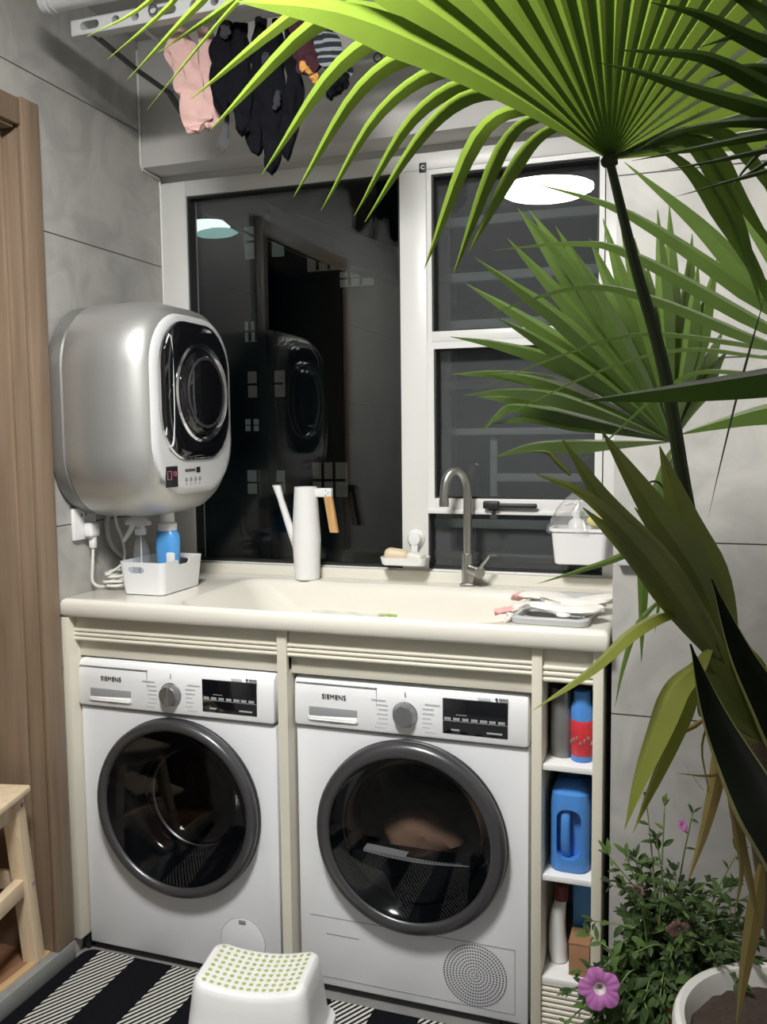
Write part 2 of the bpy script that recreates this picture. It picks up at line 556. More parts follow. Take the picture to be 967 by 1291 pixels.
bm = nb(); box(bm, 1.46, 2.6, 0.0, 0.65, 0.0, 2.65); struct('wall_right', bm, M['tile'])
bm = nb(); box(bm, 2.6, 2.7, -3.2, 0.65, 0.0, 2.65); struct('wall_side', bm, M['paint'])
bm = nb(); box(bm, -1.95, 2.7, -3.3, -3.2, 0.0, 2.65); struct('wall_front', bm, M['dark_wall'])
bm = nb(); box(bm, -2.0, -1.9, -3.2, 0.1, 0.0, 2.65); struct('wall_inner_room', bm, M['dark_wall'])
bm = nb(); box(bm, -0.02, 0.018, -1.02, -0.05, 0.0, 0.053, 0.003); struct('trim_threshold', bm, M['sill'])
bm = nb(); box(bm, -0.03, -0.008, -0.95, -0.12, 0.03, 0.058, 0.002); struct('trim_floor_edge', bm, M['edge_wood'])

# door frame round the opening in the left wall
bm = nb()
box(bm, 0.0, 0.016, -0.118, -0.052, 0.054, 2.305, 0.003)
box(bm, 0.0, 0.016, -1.02, -0.964, 0.054, 2.305, 0.003)
d1 = struct('door_1', bm, M['oak'])
bm = nb(); box(bm, 0.0, 0.013, -0.964, -0.118, 2.235, 2.300, 0.003); mk('door_header', bm, M['oak'], d1)
bm = nb(); box(bm, -0.25, -0.002, -0.118, -0.078, 0.054, 2.24, 0.002); box(bm, -0.25, -0.045, -0.130, -0.118, 0.054, 2.228, 0.003); mk('door_lining', bm, M['oak'], d1)
bm = nb(); box(bm, -0.25, -0.002, -1.0, -0.962, 0.054, 2.24, 0.002); mk('door_lining', bm, M['oak'], d1)
bm = nb(); box(bm, -0.25, -0.002, -0.962, -0.130, 2.228, 2.245); mk('door_head_lining', bm, M['oak'], d1)

# ------------------------------------------------------------------ window
bm = nb()
box(bm, 0.004, 0.092, 0.522, 0.59, 1.036, 2.254, 0.003)
box(bm, 0.802, 0.884, 0.522, 0.59, 1.036, 2.206, 0.003)
box(bm, 1.388, 1.458, 0.522, 0.59, 1.036, 2.206, 0.003)
box(bm, 0.092, 1.458, 0.522, 0.59, 2.206, 2.254, 0.003)
box(bm, 0.092, 0.802, 0.522, 0.59, 1.036, 1.048, 0.002)
box(bm, 0.884, 1.388, 0.522, 0.59, 1.036, 1.050, 0.002)
w1 = struct('window_1', bm, M['frame'])
def bead(name, x0, x1, z0, z1, y0, y1, wd, mt, par):
    bm = nb()
    box(bm, x0, x0 + wd, y0, y1, z0, z1)
    box(bm, x1 - wd, x1, y0, y1, z0, z1)
    box(bm, x0 + wd, x1 - wd, y0, y1, z0, z0 + wd)
    box(bm, x0 + wd, x1 - wd, y0, y1, z1 - wd, z1)
    return mk(name, bm, mt, par)
bead('gasket', 0.092, 0.802, 1.048, 2.206, 0.53, 0.57, 0.006, M['gasket'], w1)
bm = nb(); box(bm, 0.094, 0.800, 0.548, 0.568, 1.05, 2.204); mk('window_pane', bm, M['glass'], w1)
u = bead('sash_upper', 0.886, 1.386, 1.716, 2.204, 0.518, 0.56, 0.014, M['frame'], w1)
bead('gasket', 0.900, 1.372, 1.745, 2.190, 0.528, 0.565, 0.004, M['gasket'], w1)
bm = nb(); box(bm, 0.900, 1.372, 0.512, 0.56, 1.716, 1.746, 0.002); mk('transom_bar', bm, M['frame'], w1)
bm = nb(); box(bm, 0.900, 1.372, 0.552, 0.558, 1.746, 2.190); mk('window_pane', bm, M['glass'], w1)
u = bead('sash_lower', 0.886, 1.386, 1.226, 1.716, 0.514, 0.56, 0.020, M['frame'], w1)
bm = nb(); box(bm, 0.906, 1.366, 0.51, 0.556, 1.226, 1.262, 0.002); box(bm, 0.886, 1.386, 0.50, 0.556, 1.218, 1.230, 0.002); mk('sash_bottom_rail', bm, M['frame'], w1)
bead('gasket', 0.906, 1.366, 1.262, 1.698, 0.525, 0.565, 0.004, M['gasket'], w1)
bm = nb(); box(bm, 0.906, 1.366, 0.552, 0.558, 1.262, 1.698); mk('window_pane', bm, M['glass'], w1)
bm = nb(); box(bm, 0.890, 1.384, 0.556, 0.562, 1.052, 1.218); mk('window_pane', bm, M['glass'], w1)
bead('gasket', 0.884, 1.388, 1.050, 1.220, 0.53, 0.57, 0.005, M['gasket'], w1)
bm = nb(); box(bm, 0.886, 1.386, 0.580, 0.583, 1.052, 2.204); mk('insect_screen', bm, M['mesh'], w1)
bm = nb()
box(bm, 1.058, 1.212, 0.482, 0.496, 1.238, 1.252, 0.005)
box(bm, 1.058, 1.105, 0.478, 0.500, 1.236, 1.258, 0.005)
box(bm, 1.072, 1.098, 0.488, 0.512, 1.230, 1.250, 0.003)
lathe(bm, (1.088, 0.490, 1.224), [(0.006, 0.006), (0.006, -0.006)], 'y', 12)
hd = mk('window_handle', bm, M['black'], w1); hd['label'] = 'black window handle'
bm = nb(); box(bm, 0.864, 0.885, 0.519, 0.523, 2.199, 2.226, 0.001); cp = mk('corner_sticker', bm, M['black'], w1)
lettering('sticker_mark', 'C', 0.016, (0.8745, 0.5185, 2.2125), M['white_pl'], cp, bold=0.0004)

# ------------------------------------------------------------------ outside
t = thing('security_grille', 'grey metal security bars outside the right window', 'grille', (1.1, 0.76, 1.05))
for z in (2.105, 1.935, 1.790, 1.605, 1.165, 1.062):
    bm = nb(); box(bm, 0.83, 1.50, 0.745, 0.775, z - 0.014, z + 0.014, 0.003); mk('cross_bar', bm, M['grille'], t)
bm = nb(); box(bm, 0.83, 1.50, 0.745, 0.775, 1.445, 1.467, 0.003); mk('cross_bar', bm, M['grille'], t)
bm = nb(); box(bm, 1.04, 1.50, 0.745, 0.775, 1.30, 1.325, 0.003); mk('cross_bar', bm, M['grille'], t)
for x0, x1, z0, z1 in ((0.835, 0.885, 1.03, 2.25), (1.34, 1.39, 1.03, 2.25), (1.015, 1.038, 1.165, 1.445)):
    bm = nb(); box(bm, x0, x1, 0.775, 0.80, z0, z1, 0.003); mk('upright_bar', bm, M['grille'], t)

for z0, z1 in ((1.0, 1.03), (2.25, 2.28)):
    for x0 in (0.835, 1.34):
        bm = nb(); box(bm, x0, x0 + 0.05, 0.651, 0.80, z0, z1, 0.002); mk('wall_bracket', bm, M['grille'], t)
M['bld'] = mat('dark_night_wall', (0.02, 0.027, 0.03), 0.8)
M['lit_win'] = mat_emit('dim_lit_room', (0.75, 0.85, 0.80), 0.055)
M['lit_win2'] = mat_emit('dim_warm_room', (0.9, 0.82, 0.68), 0.035)
t = thing('facing_building', 'dark apartment building across the night gap with dim lit balconies', 'building', (-2.0, 6.2, -4.0))
bm = nb(); box(bm, -7.0, 5.0, 6.2, 6.6, -4.0, 9.0); mk('wall', bm, M['bld'], t)
for i, (x0, x1, z0, z1, k) in enumerate([(-2.66, -2.24, 3.22, 3.53, 0), (-2.68, -2.47, 2.40, 2.60, 0), (-2.66, -2.26, 1.84, 2.10, 1), (-2.70, -2.42, 1.50, 1.62, 0), (-2.69, -2.28, 0.86, 1.10, 0),
                                         (-1.98, -1.62, 3.05, 3.43, 1), (-1.64, -1.30, 2.88, 3.02, 0), (-1.96, -1.60, 0.84, 1.18, 1)]):
    bm = nb(); box(bm, x0, x1, 6.17, 6.2, z0, z1); wn = mk('lit_window', bm, M['lit_win2'] if k else M['lit_win'], t)
    bm = nb()
    for j in (1, 2):
        xx = x0 + (x1 - x0) * j / 3
        box(bm, xx - 0.012, xx + 0.012, 6.13, 6.15, z0, z1)
    box(bm, x0, x1, 6.12, 6.15, z0 + (z1 - z0) * 0.45, z0 + (z1 - z0) * 0.53)
    mk('railing', bm, M['bld'], wn)
bm = nb(); box(bm, -2.46, -2.36, 6.0, 6.2, -1.0, 3.62); mk('drain_pipe', bm, M['bld'], t)
bm = nb()
loft(bm, [[Vector((-1.9, y, 3.15)), Vector((0.3, y, 2.35)), Vector((0.3, y, 2.60)), Vector((-1.9, y, 3.45))] for y in (5.2, 6.19)])
M['slab'] = mat('grey_night_slab', (0.10, 0.115, 0.12), 0.8)
mk('roof_slab', bm, M['slab'], t)
t = thing('added_glow', 'glowing oval added outside to make the pale spot at the top left of the big window', 'lamp', (-2.52, 5.2, 3.26))
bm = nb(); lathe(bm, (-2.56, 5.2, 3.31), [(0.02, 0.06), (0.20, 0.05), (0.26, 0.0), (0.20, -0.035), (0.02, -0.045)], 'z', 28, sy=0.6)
mk('glow_oval', bm, mat_emit('glow_oval_white', (0.95, 1.0, 1.0), 1.1), t)  # added emissive oval standing in for the pale glow in the pane
bm = nb(); tube(bm, [(-2.56, 5.2, 3.36), (-2.56, 5.2, 3.44), (-2.56, 6.2, 3.44)], 0.015, 8, 1, curved=False); mk('glow_arm', bm, M['bld'], t)  # arm added only to hold the glowing oval
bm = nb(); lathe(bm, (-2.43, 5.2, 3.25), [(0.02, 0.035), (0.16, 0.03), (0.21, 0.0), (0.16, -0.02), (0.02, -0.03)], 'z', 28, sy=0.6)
mk('glow_echo', bm, mat_emit('glow_echo_teal', (0.32, 0.55, 0.52), 0.6), t)  # teal double-glazing echo of that glow, added as a second emissive oval

def carve(bm, cut):
    """bm minus cut, as a new bmesh"""
    a = bpy.data.meshes.new('carve_a'); bmesh.ops.recalc_face_normals(bm, faces=bm.faces[:]); bm.to_mesh(a); bm.free()
    b = bpy.data.meshes.new('carve_b'); bmesh.ops.recalc_face_normals(cut, faces=cut.faces[:]); cut.to_mesh(b); cut.free()
    oa = bpy.data.objects.new('carve_a', a); ob = bpy.data.objects.new('carve_b', b)
    COL.objects.link(oa); COL.objects.link(ob)
    md = oa.modifiers.new('cut', 'BOOLEAN'); md.object = ob; md.operation = 'DIFFERENCE'; md.solver = 'EXACT'
    bpy.context.view_layer.update()
    me = bpy.data.meshes.new_from_object(oa.evaluated_get(bpy.context.evaluated_depsgraph_get()))
    bpy.data.objects.remove(oa); bpy.data.objects.remove(ob)
    r = nb(); r.from_mesh(me); bpy.data.meshes.remove(me)
    return r

# ------------------------------------------------------------------ cabinet and worktop
M['rug'] = mat('black_rug_weave', (0.006, 0.0065, 0.009), 0.95, var=0.3, scale=120, bump=0.6, spec=0.1)
t_ = M['rug'].node_tree
b_ = t_.nodes['Principled BSDF']
g_ = nd(t_, 'ShaderNodeNewGeometry'); s_ = nd(t_, 'ShaderNodeSeparateXYZ')
t_.links.new(g_.outputs['Position'], s_.inputs[0])
def math_(op, a, b):
    n = nd(t_, 'ShaderNodeMath', operation=op)
    for i, q in enumerate((a, b)):
        if q is None:
            continue
        if isinstance(q, float):
            n.inputs[i].default_value = q
        else:
            t_.links.new(q, n.inputs[i])
    return n.outputs[0]
band = math_('LESS_THAN', math_('MODULO', math_('ADD', s_.outputs[0], 0.235 * 20 - 0.068), 0.235), 0.115)
hat = math_('ADD', math_('MULTIPLY', s_.outputs[0], 0.866), math_('MULTIPLY', s_.outputs[1], -0.5))
hat = math_('LESS_THAN', math_('MODULO', math_('ADD', hat, 5.0), 0.0140), 0.0072)
edge = math_('LESS_THAN', s_.outputs[1], -0.004)
msk = math_('MULTIPLY', math_('MULTIPLY', band, hat), edge)
mx_ = nd(t_, 'ShaderNodeMix', data_type='RGBA')
t_.links.new(msk, mx_.inputs[0])
t_.links.new(b_.inputs['Base Color'].links[0].from_socket, mx_.inputs[6])
mx_.inputs[7].default_value = (0.62, 0.60, 0.56, 1)
t_.links.new(mx_.outputs[2], b_.inputs['Base Color'])

t = thing('laundry_cabinet', 'cream laundry cabinet frame round the two machines with a narrow shelf column', 'cabinet', (0.72, 0.0, 0.0))
for x0, x1, yy in ((0.002, 0.026, -0.034), (0.643, 0.669, -0.018), (1.284, 1.308, -0.018), (1.421, 1.444, -0.018)):
    bm = nb()
    if x0 == 0.643:          # under the basin the divider stops short
        pr = [(yy, 0.048), (0.50, 0.048), (0.50, 0.858), (-0.004, 0.858), (-0.008, 0.966), (yy, 0.966)]
        loft(bm, [[Vector((x, a, b)) for a, b in pr] for x in (x0, x1)])
    else:
        box(bm, x0, x1, yy, 0.50, 0.048, 0.966, 0.002)
    mk('side_panel', bm, M['cream'], t)
    bm = nb(); box(bm, x0 + 0.002, x1 - 0.002, 0.0, 0.03, 0.0, 0.048, 0.002); mk('foot', bm, M['black'], t)
def reeded(x0, x1, z0, z1, nr, y=-0.006, zr=None):
    bm = nb()
    box(bm, x0, x1, y, y + 0.016, z0, z1, 0.001)
    zr = zr or (z0, z1)
    h = (zr[1] - zr[0]) / nr
    for i in range(nr):
        z = zr[0] + h * (i + 0.5)
        loft(bm, [[Vector((x, y - 0.0005 - 0.0055 * math.sin(a), z + h * 0.46 * math.cos(a))) for a in [PI * k / 6 for k in range(7)]] for x in (x0, x1)])
    return bm
mk('reeded_fascia', reeded(0.026, 0.643, 0.896, 0.966, 3, zr=(0.896, 0.932)), M['cream'], t)
mk('reeded_fascia', reeded(0.669, 1.284, 0.896, 0.966, 3, zr=(0.896, 0.932)), M['cream'], t)
mk('reeded_fascia', reeded(1.308, 1.421, 0.884, 0.966, 3, zr=(0.884, 0.924)), M['cream'], t)
for x0, x1 in ((0.026, 0.643), (0.669, 1.284)):
    bm = nb(); box(bm, x0, x1, 0.0105, 0.018, 0.850, 0.898, 0.001); mk('inner_rail', bm, M['cream'], t)
mk('reeded_plinth', reeded(1.308, 1.421, 0.05, 0.168, 9, y=-0.004), M['cream'], t)
for z in (0.692, 0.428, 0.178):
    bm = nb(); box(bm, 1.308, 1.421, -0.010, 0.34, z - 0.014, z, 0.0015); mk('shelf', bm, M['white_pl'], t)
bm = nb(); box(bm, 1.308, 1.421, 0.34, 0.352, 0.05, 0.95); mk('back_panel', bm, M['cream'], t)

t = thing('worktop', 'long cream worktop with a moulded sink basin over the washing machines', 'worktop', (0.72, 0.25, 0.966))
bm = nb()
CX, CY, CW, CD = 0.7285, 0.2435, 1.455, 0.567
def ring(w, h, r, cx, cy, z, n=8):
    return [Vector((a, b, z)) for a, b in rrect(w, h, r, n, cx, cy)]
BX, BY, BW, BD = 0.780, 0.205, 0.86, 0.435
L = [ring(CW - 0.06, CD - 0.06, 0.004, CX, CY, 0.968), ring(CW - 0.012, CD - 0.012, 0.005, CX, CY, 0.968), ring(CW, CD, 0.006, CX, CY, 0.974), ring(CW, CD, 0.008, CX, CY, 1.003), ring(CW - 0.006, CD - 0.006, 0.010, CX, CY, 1.011), ring(CW - 0.02, CD - 0.02, 0.012, CX, CY, 1.0155),
     ring(BW + 0.03, BD + 0.03, 0.075, BX, BY, 1.0155), ring(BW + 0.01, BD + 0.01, 0.068, BX, BY, 1.0130), ring(BW - 0.004, BD - 0.004, 0.062, BX, BY, 1.003), ring(BW - 0.03, BD - 0.02, 0.065, BX + 0.012, BY, 0.985), ring(BW - 0.075, BD - 0.035, 0.085, BX + 0.03, BY, 0.945), ring(BW - 0.13, BD - 0.055, 0.11, BX + 0.05, BY, 0.908),
     ring(BW - 0.19, BD - 0.09, 0.13, BX + 0.07, BY, 0.884), ring(BW - 0.28, BD - 0.16, 0.11, BX + 0.08, BY, 0.872), ring(BW - 0.36, BD - 0.24, 0.08, BX + 0.08, BY, 0.870)]
loft(bm, L, False, True)
mk('worktop_slab', bm, M['counter'], t, sharp=60)
bm = nb(); box(bm, 0.002, 1.456, 0.498, 0.529, 1.008, 1.046, 0.004); mk('upstand', bm, M['counter'], t)
bm = nb(); lathe(bm, (1.02, 0.22, 0.8705), [(0.042, 0.0), (0.042, 0.003), (0.034, 0.003), (0.030, -0.0)], 'z', 24); mk('drain', bm, M['steel'], t)

# ------------------------------------------------------------------ the two machines
def machine(x0, y0, kind):
    W = 0.598
    if kind == 'washer':
        t = thing('washing_machine', 'white front-loading washing machine on the left, drum showing through its dark door', 'washing machine', (x0 + W / 2, y0 + 0.25, 0.0))
    else:
        t = thing('tumble_dryer', 'white tumble dryer on the right with a round grille of holes at lower right', 'tumble dryer', (x0 + W / 2, y0 + 0.25, 0.0))
    X = lambda a: x0 + a
    bm = nb(); box(bm, X(0), X(W), y0, y0 + 0.48, 0.024, 0.712, 0.006)
    cut = nb(); lathe(cut, (X(0.307), y0, 0.462), [(0.234, 0.05), (0.234, -0.44)], 'y', 56); bm = carve(bm, cut)
    mk('body', bm, M['appliance'], t)
    # control panel: slightly proud, rounded along its top edge
    bm = nb()
    prof = [(0.48, 0.716), (0.0, 0.716), (-0.010, 0.719), (-0.012, 0.724), (-0.010, 0.800), (-0.006, 0.832), (0.000, 0.840), (0.010, 0.845), (0.48, 0.845)]
    xs = [X(0.004), X(0.0), X(0.0), X(W), X(W), X(W - 0.004)]
    ins = [0.004, 0.001, 0.0, 0.0, 0.001, 0.004]
    cy_, cz_ = 0.235, 0.78
    loops = []
    for xx, k in zip((X(0.0), X(0.002), X(0.008), X(W - 0.008), X(W - 0.002), X(W)), (0.94, 0.975, 1, 1, 0.975, 0.94)):
        loops.append([Vector((xx, y0 + (cy_ + (a - cy_) * (1 - (1 - k) * 0.35)), cz_ + (b - cz_) * k)) for a, b in prof])
    loft(bm, loops)
    mk('control_panel', bm, M['appl_panel'], t)
    yf = y0 - 0.0118
    # thin joint above the body
    bm = nb(); box(bm, X(0.003), X(W - 0.003), y0 - 0.002, y0 + 0.3, 0.7115, 0.7165); mk('panel_joint', bm, M['seam'], t)
    # detergent drawer
    bm = nb()
    for a, b, c, d in ((0.222, 0.2230, 0.722, 0.8288), (0.006, 0.2230, 0.8280, 0.8288)):
        box(bm, X(a), X(b), yf + 0.0012, yf + 0.006, c, d)
    dr = mk('detergent_drawer', bm, M['seam'], t)
    bm = nb()
    box(bm, X(0.042), X(0.172), yf - 0.0006, yf + 0.004, 0.738, 0.768, 0.0005)
    q = mk('drawer_grip', bm, M['recess'], dr)
    bm = nb()
    loft(bm, [[Vector((X(0.042), yf - 0.001, 0.7365)), Vector((X(0.042), yf - 0.001, 0.744)), Vector((X(0.046), yf - 0.006, 0.7365))], [Vector((X(0.172), yf - 0.001, 0.7365)), Vector((X(0.172), yf - 0.001, 0.750)), Vector((X(0.168), yf - 0.006, 0.7365))]])
    box(bm, X(0.040), X(0.174), yf - 0.0045, yf + 0.002, 0.735, 0.7445, 0.002)
    mk('drawer_lip', bm, M['white_pl'], dr)
    lettering('brand_lettering', 'SIEMENS', 0.0168, (X(0.110), yf - 0.0004, 0.797), M['ink'], t, bold=0.0)
    bm = nb()
    for i in range(7):
        box(bm, X(0.098 + i * 0.0042), X(0.1012 + i * 0.0042), yf - 0.0003, yf + 0.001, 0.7275, 0.7310)
    mk('small_print', bm, M['grey_ink'], t)
    # programme print round the knob
    bm = nb()
    rnd = random.Random(5)
    for side in (-1, 1):
        bm = nb()
        for i in range(7):
            z = 0.800 - i * 0.0115
            off = 0.046 + (0.006 if i in (0, 6) else 0.0)
            n = rnd.choice((5, 6, 7)) if i else 9
            for j in range(n):
                xx = X(0.297) + side * (off + j * 0.0042)
                box(bm, xx - 0.0013, xx + 0.0013, yf - 0.0003, yf + 0.001, z - 0.0016, z + 0.0016)
        mk('programme_print', bm, M['grey_ink'], t)
    bm = nb()
    box(bm, X(0.2955), X(0.2985), yf - 0.0003, yf + 0.001, 0.816, 0.826)
    mk('start_mark', bm, M['grey_ink'], t)
    # knob
    kc = (X(0.297), yf, 0.770)
    bm = nb(); lathe(bm, kc, [(0.0305, -0.002), (0.0305, 0.003), (0.029, 0.005), (0.0265, 0.018), (0.0245, 0.0205), (0.014, 0.0203), (0.002, 0.0200)], 'y', 40)
    kn = mk('programme_knob', bm, M['knob'], t)
    bm = nb(); lathe(bm, kc, [(0.0320, -0.002), (0.0320, 0.0022), (0.030, 0.0030)], 'y', 40); mk('knob_collar', bm, M['chrome'], kn)
    if kind == 'washer':
        bm = nb(); box(bm, kc[0] - 0.006, kc[0] + 0.006, yf - 0.024, yf - 0.004, kc[2] - 0.0265, kc[2] + 0.0265, 0.003); mk('knob_grip', bm, M['knob'], kn)
    # display
    bm = nb(); box(bm, X(0.392), X(0.550), yf - 0.0010, yf + 0.004, 0.734, 0.820, 0.0008)
    ds = mk('display', bm, M['black_gloss'], t)
    bm = nb()
    box(bm, X(0.392), X(0.550), yf - 0.0016, yf, 0.7655, 0.7662)
    for i in range(7):
        x = 0.397 + i * 0.0218
        wq = 0.016 if i != 4 else 0.018
        for j in range(4):
            box(bm, X(x + j * wq / 4), X(x + (j + 0.72) * wq / 4), yf - 0.0016, yf, 0.768, 0.7745)
    for i in range(9):
        box(bm, X(0.425 + i * 0.003), X(0.427 + i * 0.003), yf - 0.0016, yf, 0.781, 0.7825)
    for a, n in ((0.413, 5), (0.500, 9)):
        for i in range(n):
            box(bm, X(a + i * 0.0042), X(a + 0.0033 + i * 0.0042), yf - 0.0016, yf, 0.7425, 0.7465)
    mk('display_print', bm, M['pale_ink'], ds)
    bm = nb()
    for i in range(6):
        box(bm, X(0.478 + i * 0.0052), X(0.4815 + i * 0.0052), yf - 0.0004, yf + 0.001, 0.8255, 0.828)
    mk('feature_print', bm, M['grey_ink'], t)
    bm = nb(); lathe(bm, (X(0.523), yf, 0.8275), [(0.0032, -0.001), (0.0032, 0.0004)], 'y', 10)
    for i in range(5):
        box(bm, X(0.529 + i * 0.0045), X(0.5325 + i * 0.0045), yf - 0.0004, yf + 0.001, 0.8255, 0.8295)
    mk('feature_mark', bm, M['ink'], t)
    # door
    dc = (X(0.307), y0, 0.462)
    d = Vector(dc)
    Ro = 0.243
    bm = nb()
    if kind == 'washer':
        lathe(bm, dc, [(Ro - 0.012, -0.004), (Ro - 0.004, 0.004), (Ro, 0.018), (Ro, 0.028), (Ro - 0.004, 0.036), (Ro - 0.012, 0.040), (Ro - 0.018, 0.040), (Ro - 0.026, 0.037), (Ro - 0.030, 0.030), (Ro - 0.034, 0.010), (Ro - 0.032, -0.002)], 'y', 64, False, False)
    else:
        lathe(bm, dc, [(Ro - 0.012, -0.004), (Ro - 0.004, 0.004), (Ro, 0.018), (Ro, 0.028), (Ro - 0.004, 0.036), (Ro - 0.012, 0.041), (Ro - 0.026, 0.043), (Ro - 0.035, 0.040), (Ro - 0.038, 0.034), (Ro - 0.042, 0.010), (Ro - 0.040, -0.002)], 'y', 64, False, False)
    door = mk('door', bm, M['door_ring'], t, sharp=60)
    bm = nb(); lathe(bm, dc, [(Ro - 0.03, 0.001), (Ro - 0.001, 0.001), (Ro + 0.001, 0.006), (Ro + 0.001, 0.012), (Ro - 0.004, 0.016)], 'y', 64, False, False)
    mk('door_gap_ring', bm, M['black'], door)
    if kind == 'washer':
        # opaque dark cone running inward to the porthole
        bm = nb(); lathe(bm, dc, [(0.212, 0.030), (0.204, 0.022), (0.176, 0.000), (0.150, -0.012), (0.142, -0.030), (0.138, -0.070), (0.134, -0.074)], 'y', 64, False, False)
        mk('door_bowl', bm, M['bowl'], door, sharp=60)
        bm = nb(); lathe(bm, (dc[0] + 0.016, dc[1], dc[2] + 0.004), [(0.136, -0.060), (0.140, -0.056), (0.140, -0.052), (0.134, -0.050)], 'y', 56, False, False)
        mk('porthole_rim', bm, M['knob'], door)
        bm = nb(); lathe(bm, (dc[0] + 0.016, dc[1], dc[2] + 0.004), [(0.134, -0.060), (0.120, -0.085), (0.08, -0.105), (0.002, -0.112)], 'y', 48, False, True)
        mk('porthole_glass', bm, M['smoke'], door)
        # drum
        bm = nb(); lathe(bm, (dc[0], dc[1], dc[2]), [(0.150, -0.13), (0.225, -0.14), (0.230, -0.36), (0.215, -0.385), (0.19, -0.385), (0.18, -0.37), (0.13, -0.37), (0.12, -0.39), (0.06, -0.39), (0.05, -0.37), (0.01, -0.37)], 'y', 48, False, True)
        dm = mk('drum', bm, M['drum'], t)
        for k in range(3):
            bm = nb()
            a = R(100 + 120 * k)
            u = Vector((math.cos(a), 0, math.sin(a))); v = Vector((-math.sin(a), 0, math.cos(a)))
            loft(bm, [[d + u * 0.228 + v * 0.03 + Vector((0, yy, 0)), d + u * 0.175 + v * 0.008 + Vector((0, yy, 0)), d + u * 0.175 - v * 0.008 + Vector((0, yy, 0)), d + u * 0.228 - v * 0.03 + Vector((0, yy, 0))] for yy in (0.15, 0.40)])
            mk('drum_paddle', bm, M['drum'], dm)
        bm = nb(); lathe(bm, dc, [(0.2125, 0.0295), (0.17, 0.034), (0.10, 0.038), (0.002, 0.039)], 'y', 64, False, True)
        mk('door_glass', bm, M['smoke'], door)
        # filter flap
        fc = (X(0.487), y0, 0.112)
        bm = nb(); lathe(bm, fc, [(0.066, -0.001), (0.066, 0.0006), (0.0648, 0.0006), (0.0648, -0.001)], 'y', 48, False, False)
        fl = mk('filter_flap', bm, M['seam'], t)
        bm = nb(); lathe(bm, fc, [(0.0645, -0.001), (0.0645, 0.0014), (0.063, 0.0018), (0.001, 0.0018)], 'y', 48); mk('flap_cover', bm, M['appliance'], fl)
        bm = nb(); box(bm, fc[0] - 0.010, fc[0] + 0.010, y0 - 0.0045, y0, fc[2] + 0.052, fc[2] + 0.061, 0.001); mk('flap_catch', bm, M['recess'], fl)
    else:
        bm = nb(); lathe(bm, dc, [(0.205, 0.036), (0.198, 0.026), (0.182, 0.012), (0.172, -0.01), (0.166, -0.05), (0.160, -0.08)], 'y', 64, False, False)
        mk('door_bowl', bm, M['bowl'], door, sharp=60)
        bm = nb(); lathe(bm, dc, [(0.2055, 0.036), (0.17, 0.042), (0.10, 0.047), (0.002, 0.048)], 'y', 64, False, True)
        mk('door_glass', bm, M['smoke'], door)
        bm = nb(); lathe(bm, dc, [(0.168, -0.075), (0.225, -0.09), (0.230, -0.40), (0.20, -0.42), (0.01, -0.42)], 'y', 48, False, True)
        mk('drum', bm, M['drum'], t)
        # lower dark filter cover with a pale curved sill
        bm = nb()
        pts = []
        for k in range(17):
            a = R(199 + (341 - 199) * k / 16)
            pts.append((0.172 * math.cos(a), 0.172 * math.sin(a)))
        f0 = [Vector((dc[0] + a, y0 - 0.004, dc[2] + b)) for a, b in pts]
        f1 = [Vector((dc[0] + a, y0 + 0.05, dc[2] + b)) for a, b in pts]
        loft(bm, [f0, f1])
        mk('filter_cover', bm, M['bowl'], door)
        bm = nb()
        n = 16
        top, bot = [], []
        for k in range(n + 1):
            s = k / n
            x = -0.125 + 0.272 * s
            zb = -0.0560 - 0.010 * math.sin(PI * s)
            top.append(Vector((dc[0] + x, y0 - 0.007, dc[2] + zb + 0.012 * math.sin(PI * min(1, s * 0.85 + 0.15)) ** 0.7 * (1 - 0.5 * s))))
            bot.append(Vector((dc[0] + x, y0 - 0.007, dc[2] + zb)))
        dy_ = Vector((0, 0.03, 0))
        loft(bm, [[a, b, b + dy_, a + dy_] for a, b in zip(bot, top)])
        sl = mk('lint_filter_sill', bm, M['white_pl'], door)
        bm = nb()
        for k in range(26):
            x = -0.075 + 0.2 * k / 25
            s = (x + 0.125) / 0.272
            z = -0.0560 - 0.010 * math.sin(PI * s) + 0.006
            box(bm, dc[0] + x - 0.0016, dc[0] + x + 0.0016, y0 - 0.0078, y0 - 0.005, dc[2] + z - 0.0018, dc[2] + z + 0.0018)
        mk('filter_slots', bm, M['recess'], sl)
        # service flap, printed line, ventilation holes
        bm = nb()
        for a, b, c, e in ((0.030, 0.566, 0.2105, 0.2120), (0.5650, 0.5665, 0.050, 0.2120), (0.012, 0.5665, 0.047, 0.0490)):
            box(bm, X(a), X(b), y0 - 0.0010, y0 + 0.002, c, e)
        fl = mk('service_flap', bm, M['seam'], t)
        bm = nb(); box(bm, X(0.075), X(0.165), y0 - 0.0012, y0 + 0.002, 0.1655, 0.1668); mk('flap_mark', bm, M['recess'], fl)
        gc = (X(0.467), y0, 0.128)
        bm = nb()
        rs = [0.002] + [0.0078 * (k + 1) for k in range(10)]
        for k, r in enumerate(rs):
            cnt = 1 if k == 0 else int(2 * PI * r / 0.0064)
            for j in range(cnt):
                a = 2 * PI * j / cnt
                c = Vector((gc[0] + r * math.cos(a), y0 - 0.0009, gc[2] + r * math.sin(a)))
                vs = [bm.verts.new(c + Vector((0.0021 * math.cos(q), 0, 0.0021 * math.sin(q)))) for q in [2 * PI * z / 6 for z in range(6)]]
                bm.faces.new(vs)
        gr = mk('ventilation_grille', bm, M['black'], fl)
    for fx in (0.05, W - 0.05):
        for fy in (0.07, 0.43):
            bm = nb(); lathe(bm, (X(fx), y0 + fy, 0.0), [(0.018, 0.0), (0.022, 0.006), (0.014, 0.026)], 'z', 16); mk('foot', bm, M['black'], t)
    return t, dc
machine(0.030, 0.0, 'washer')
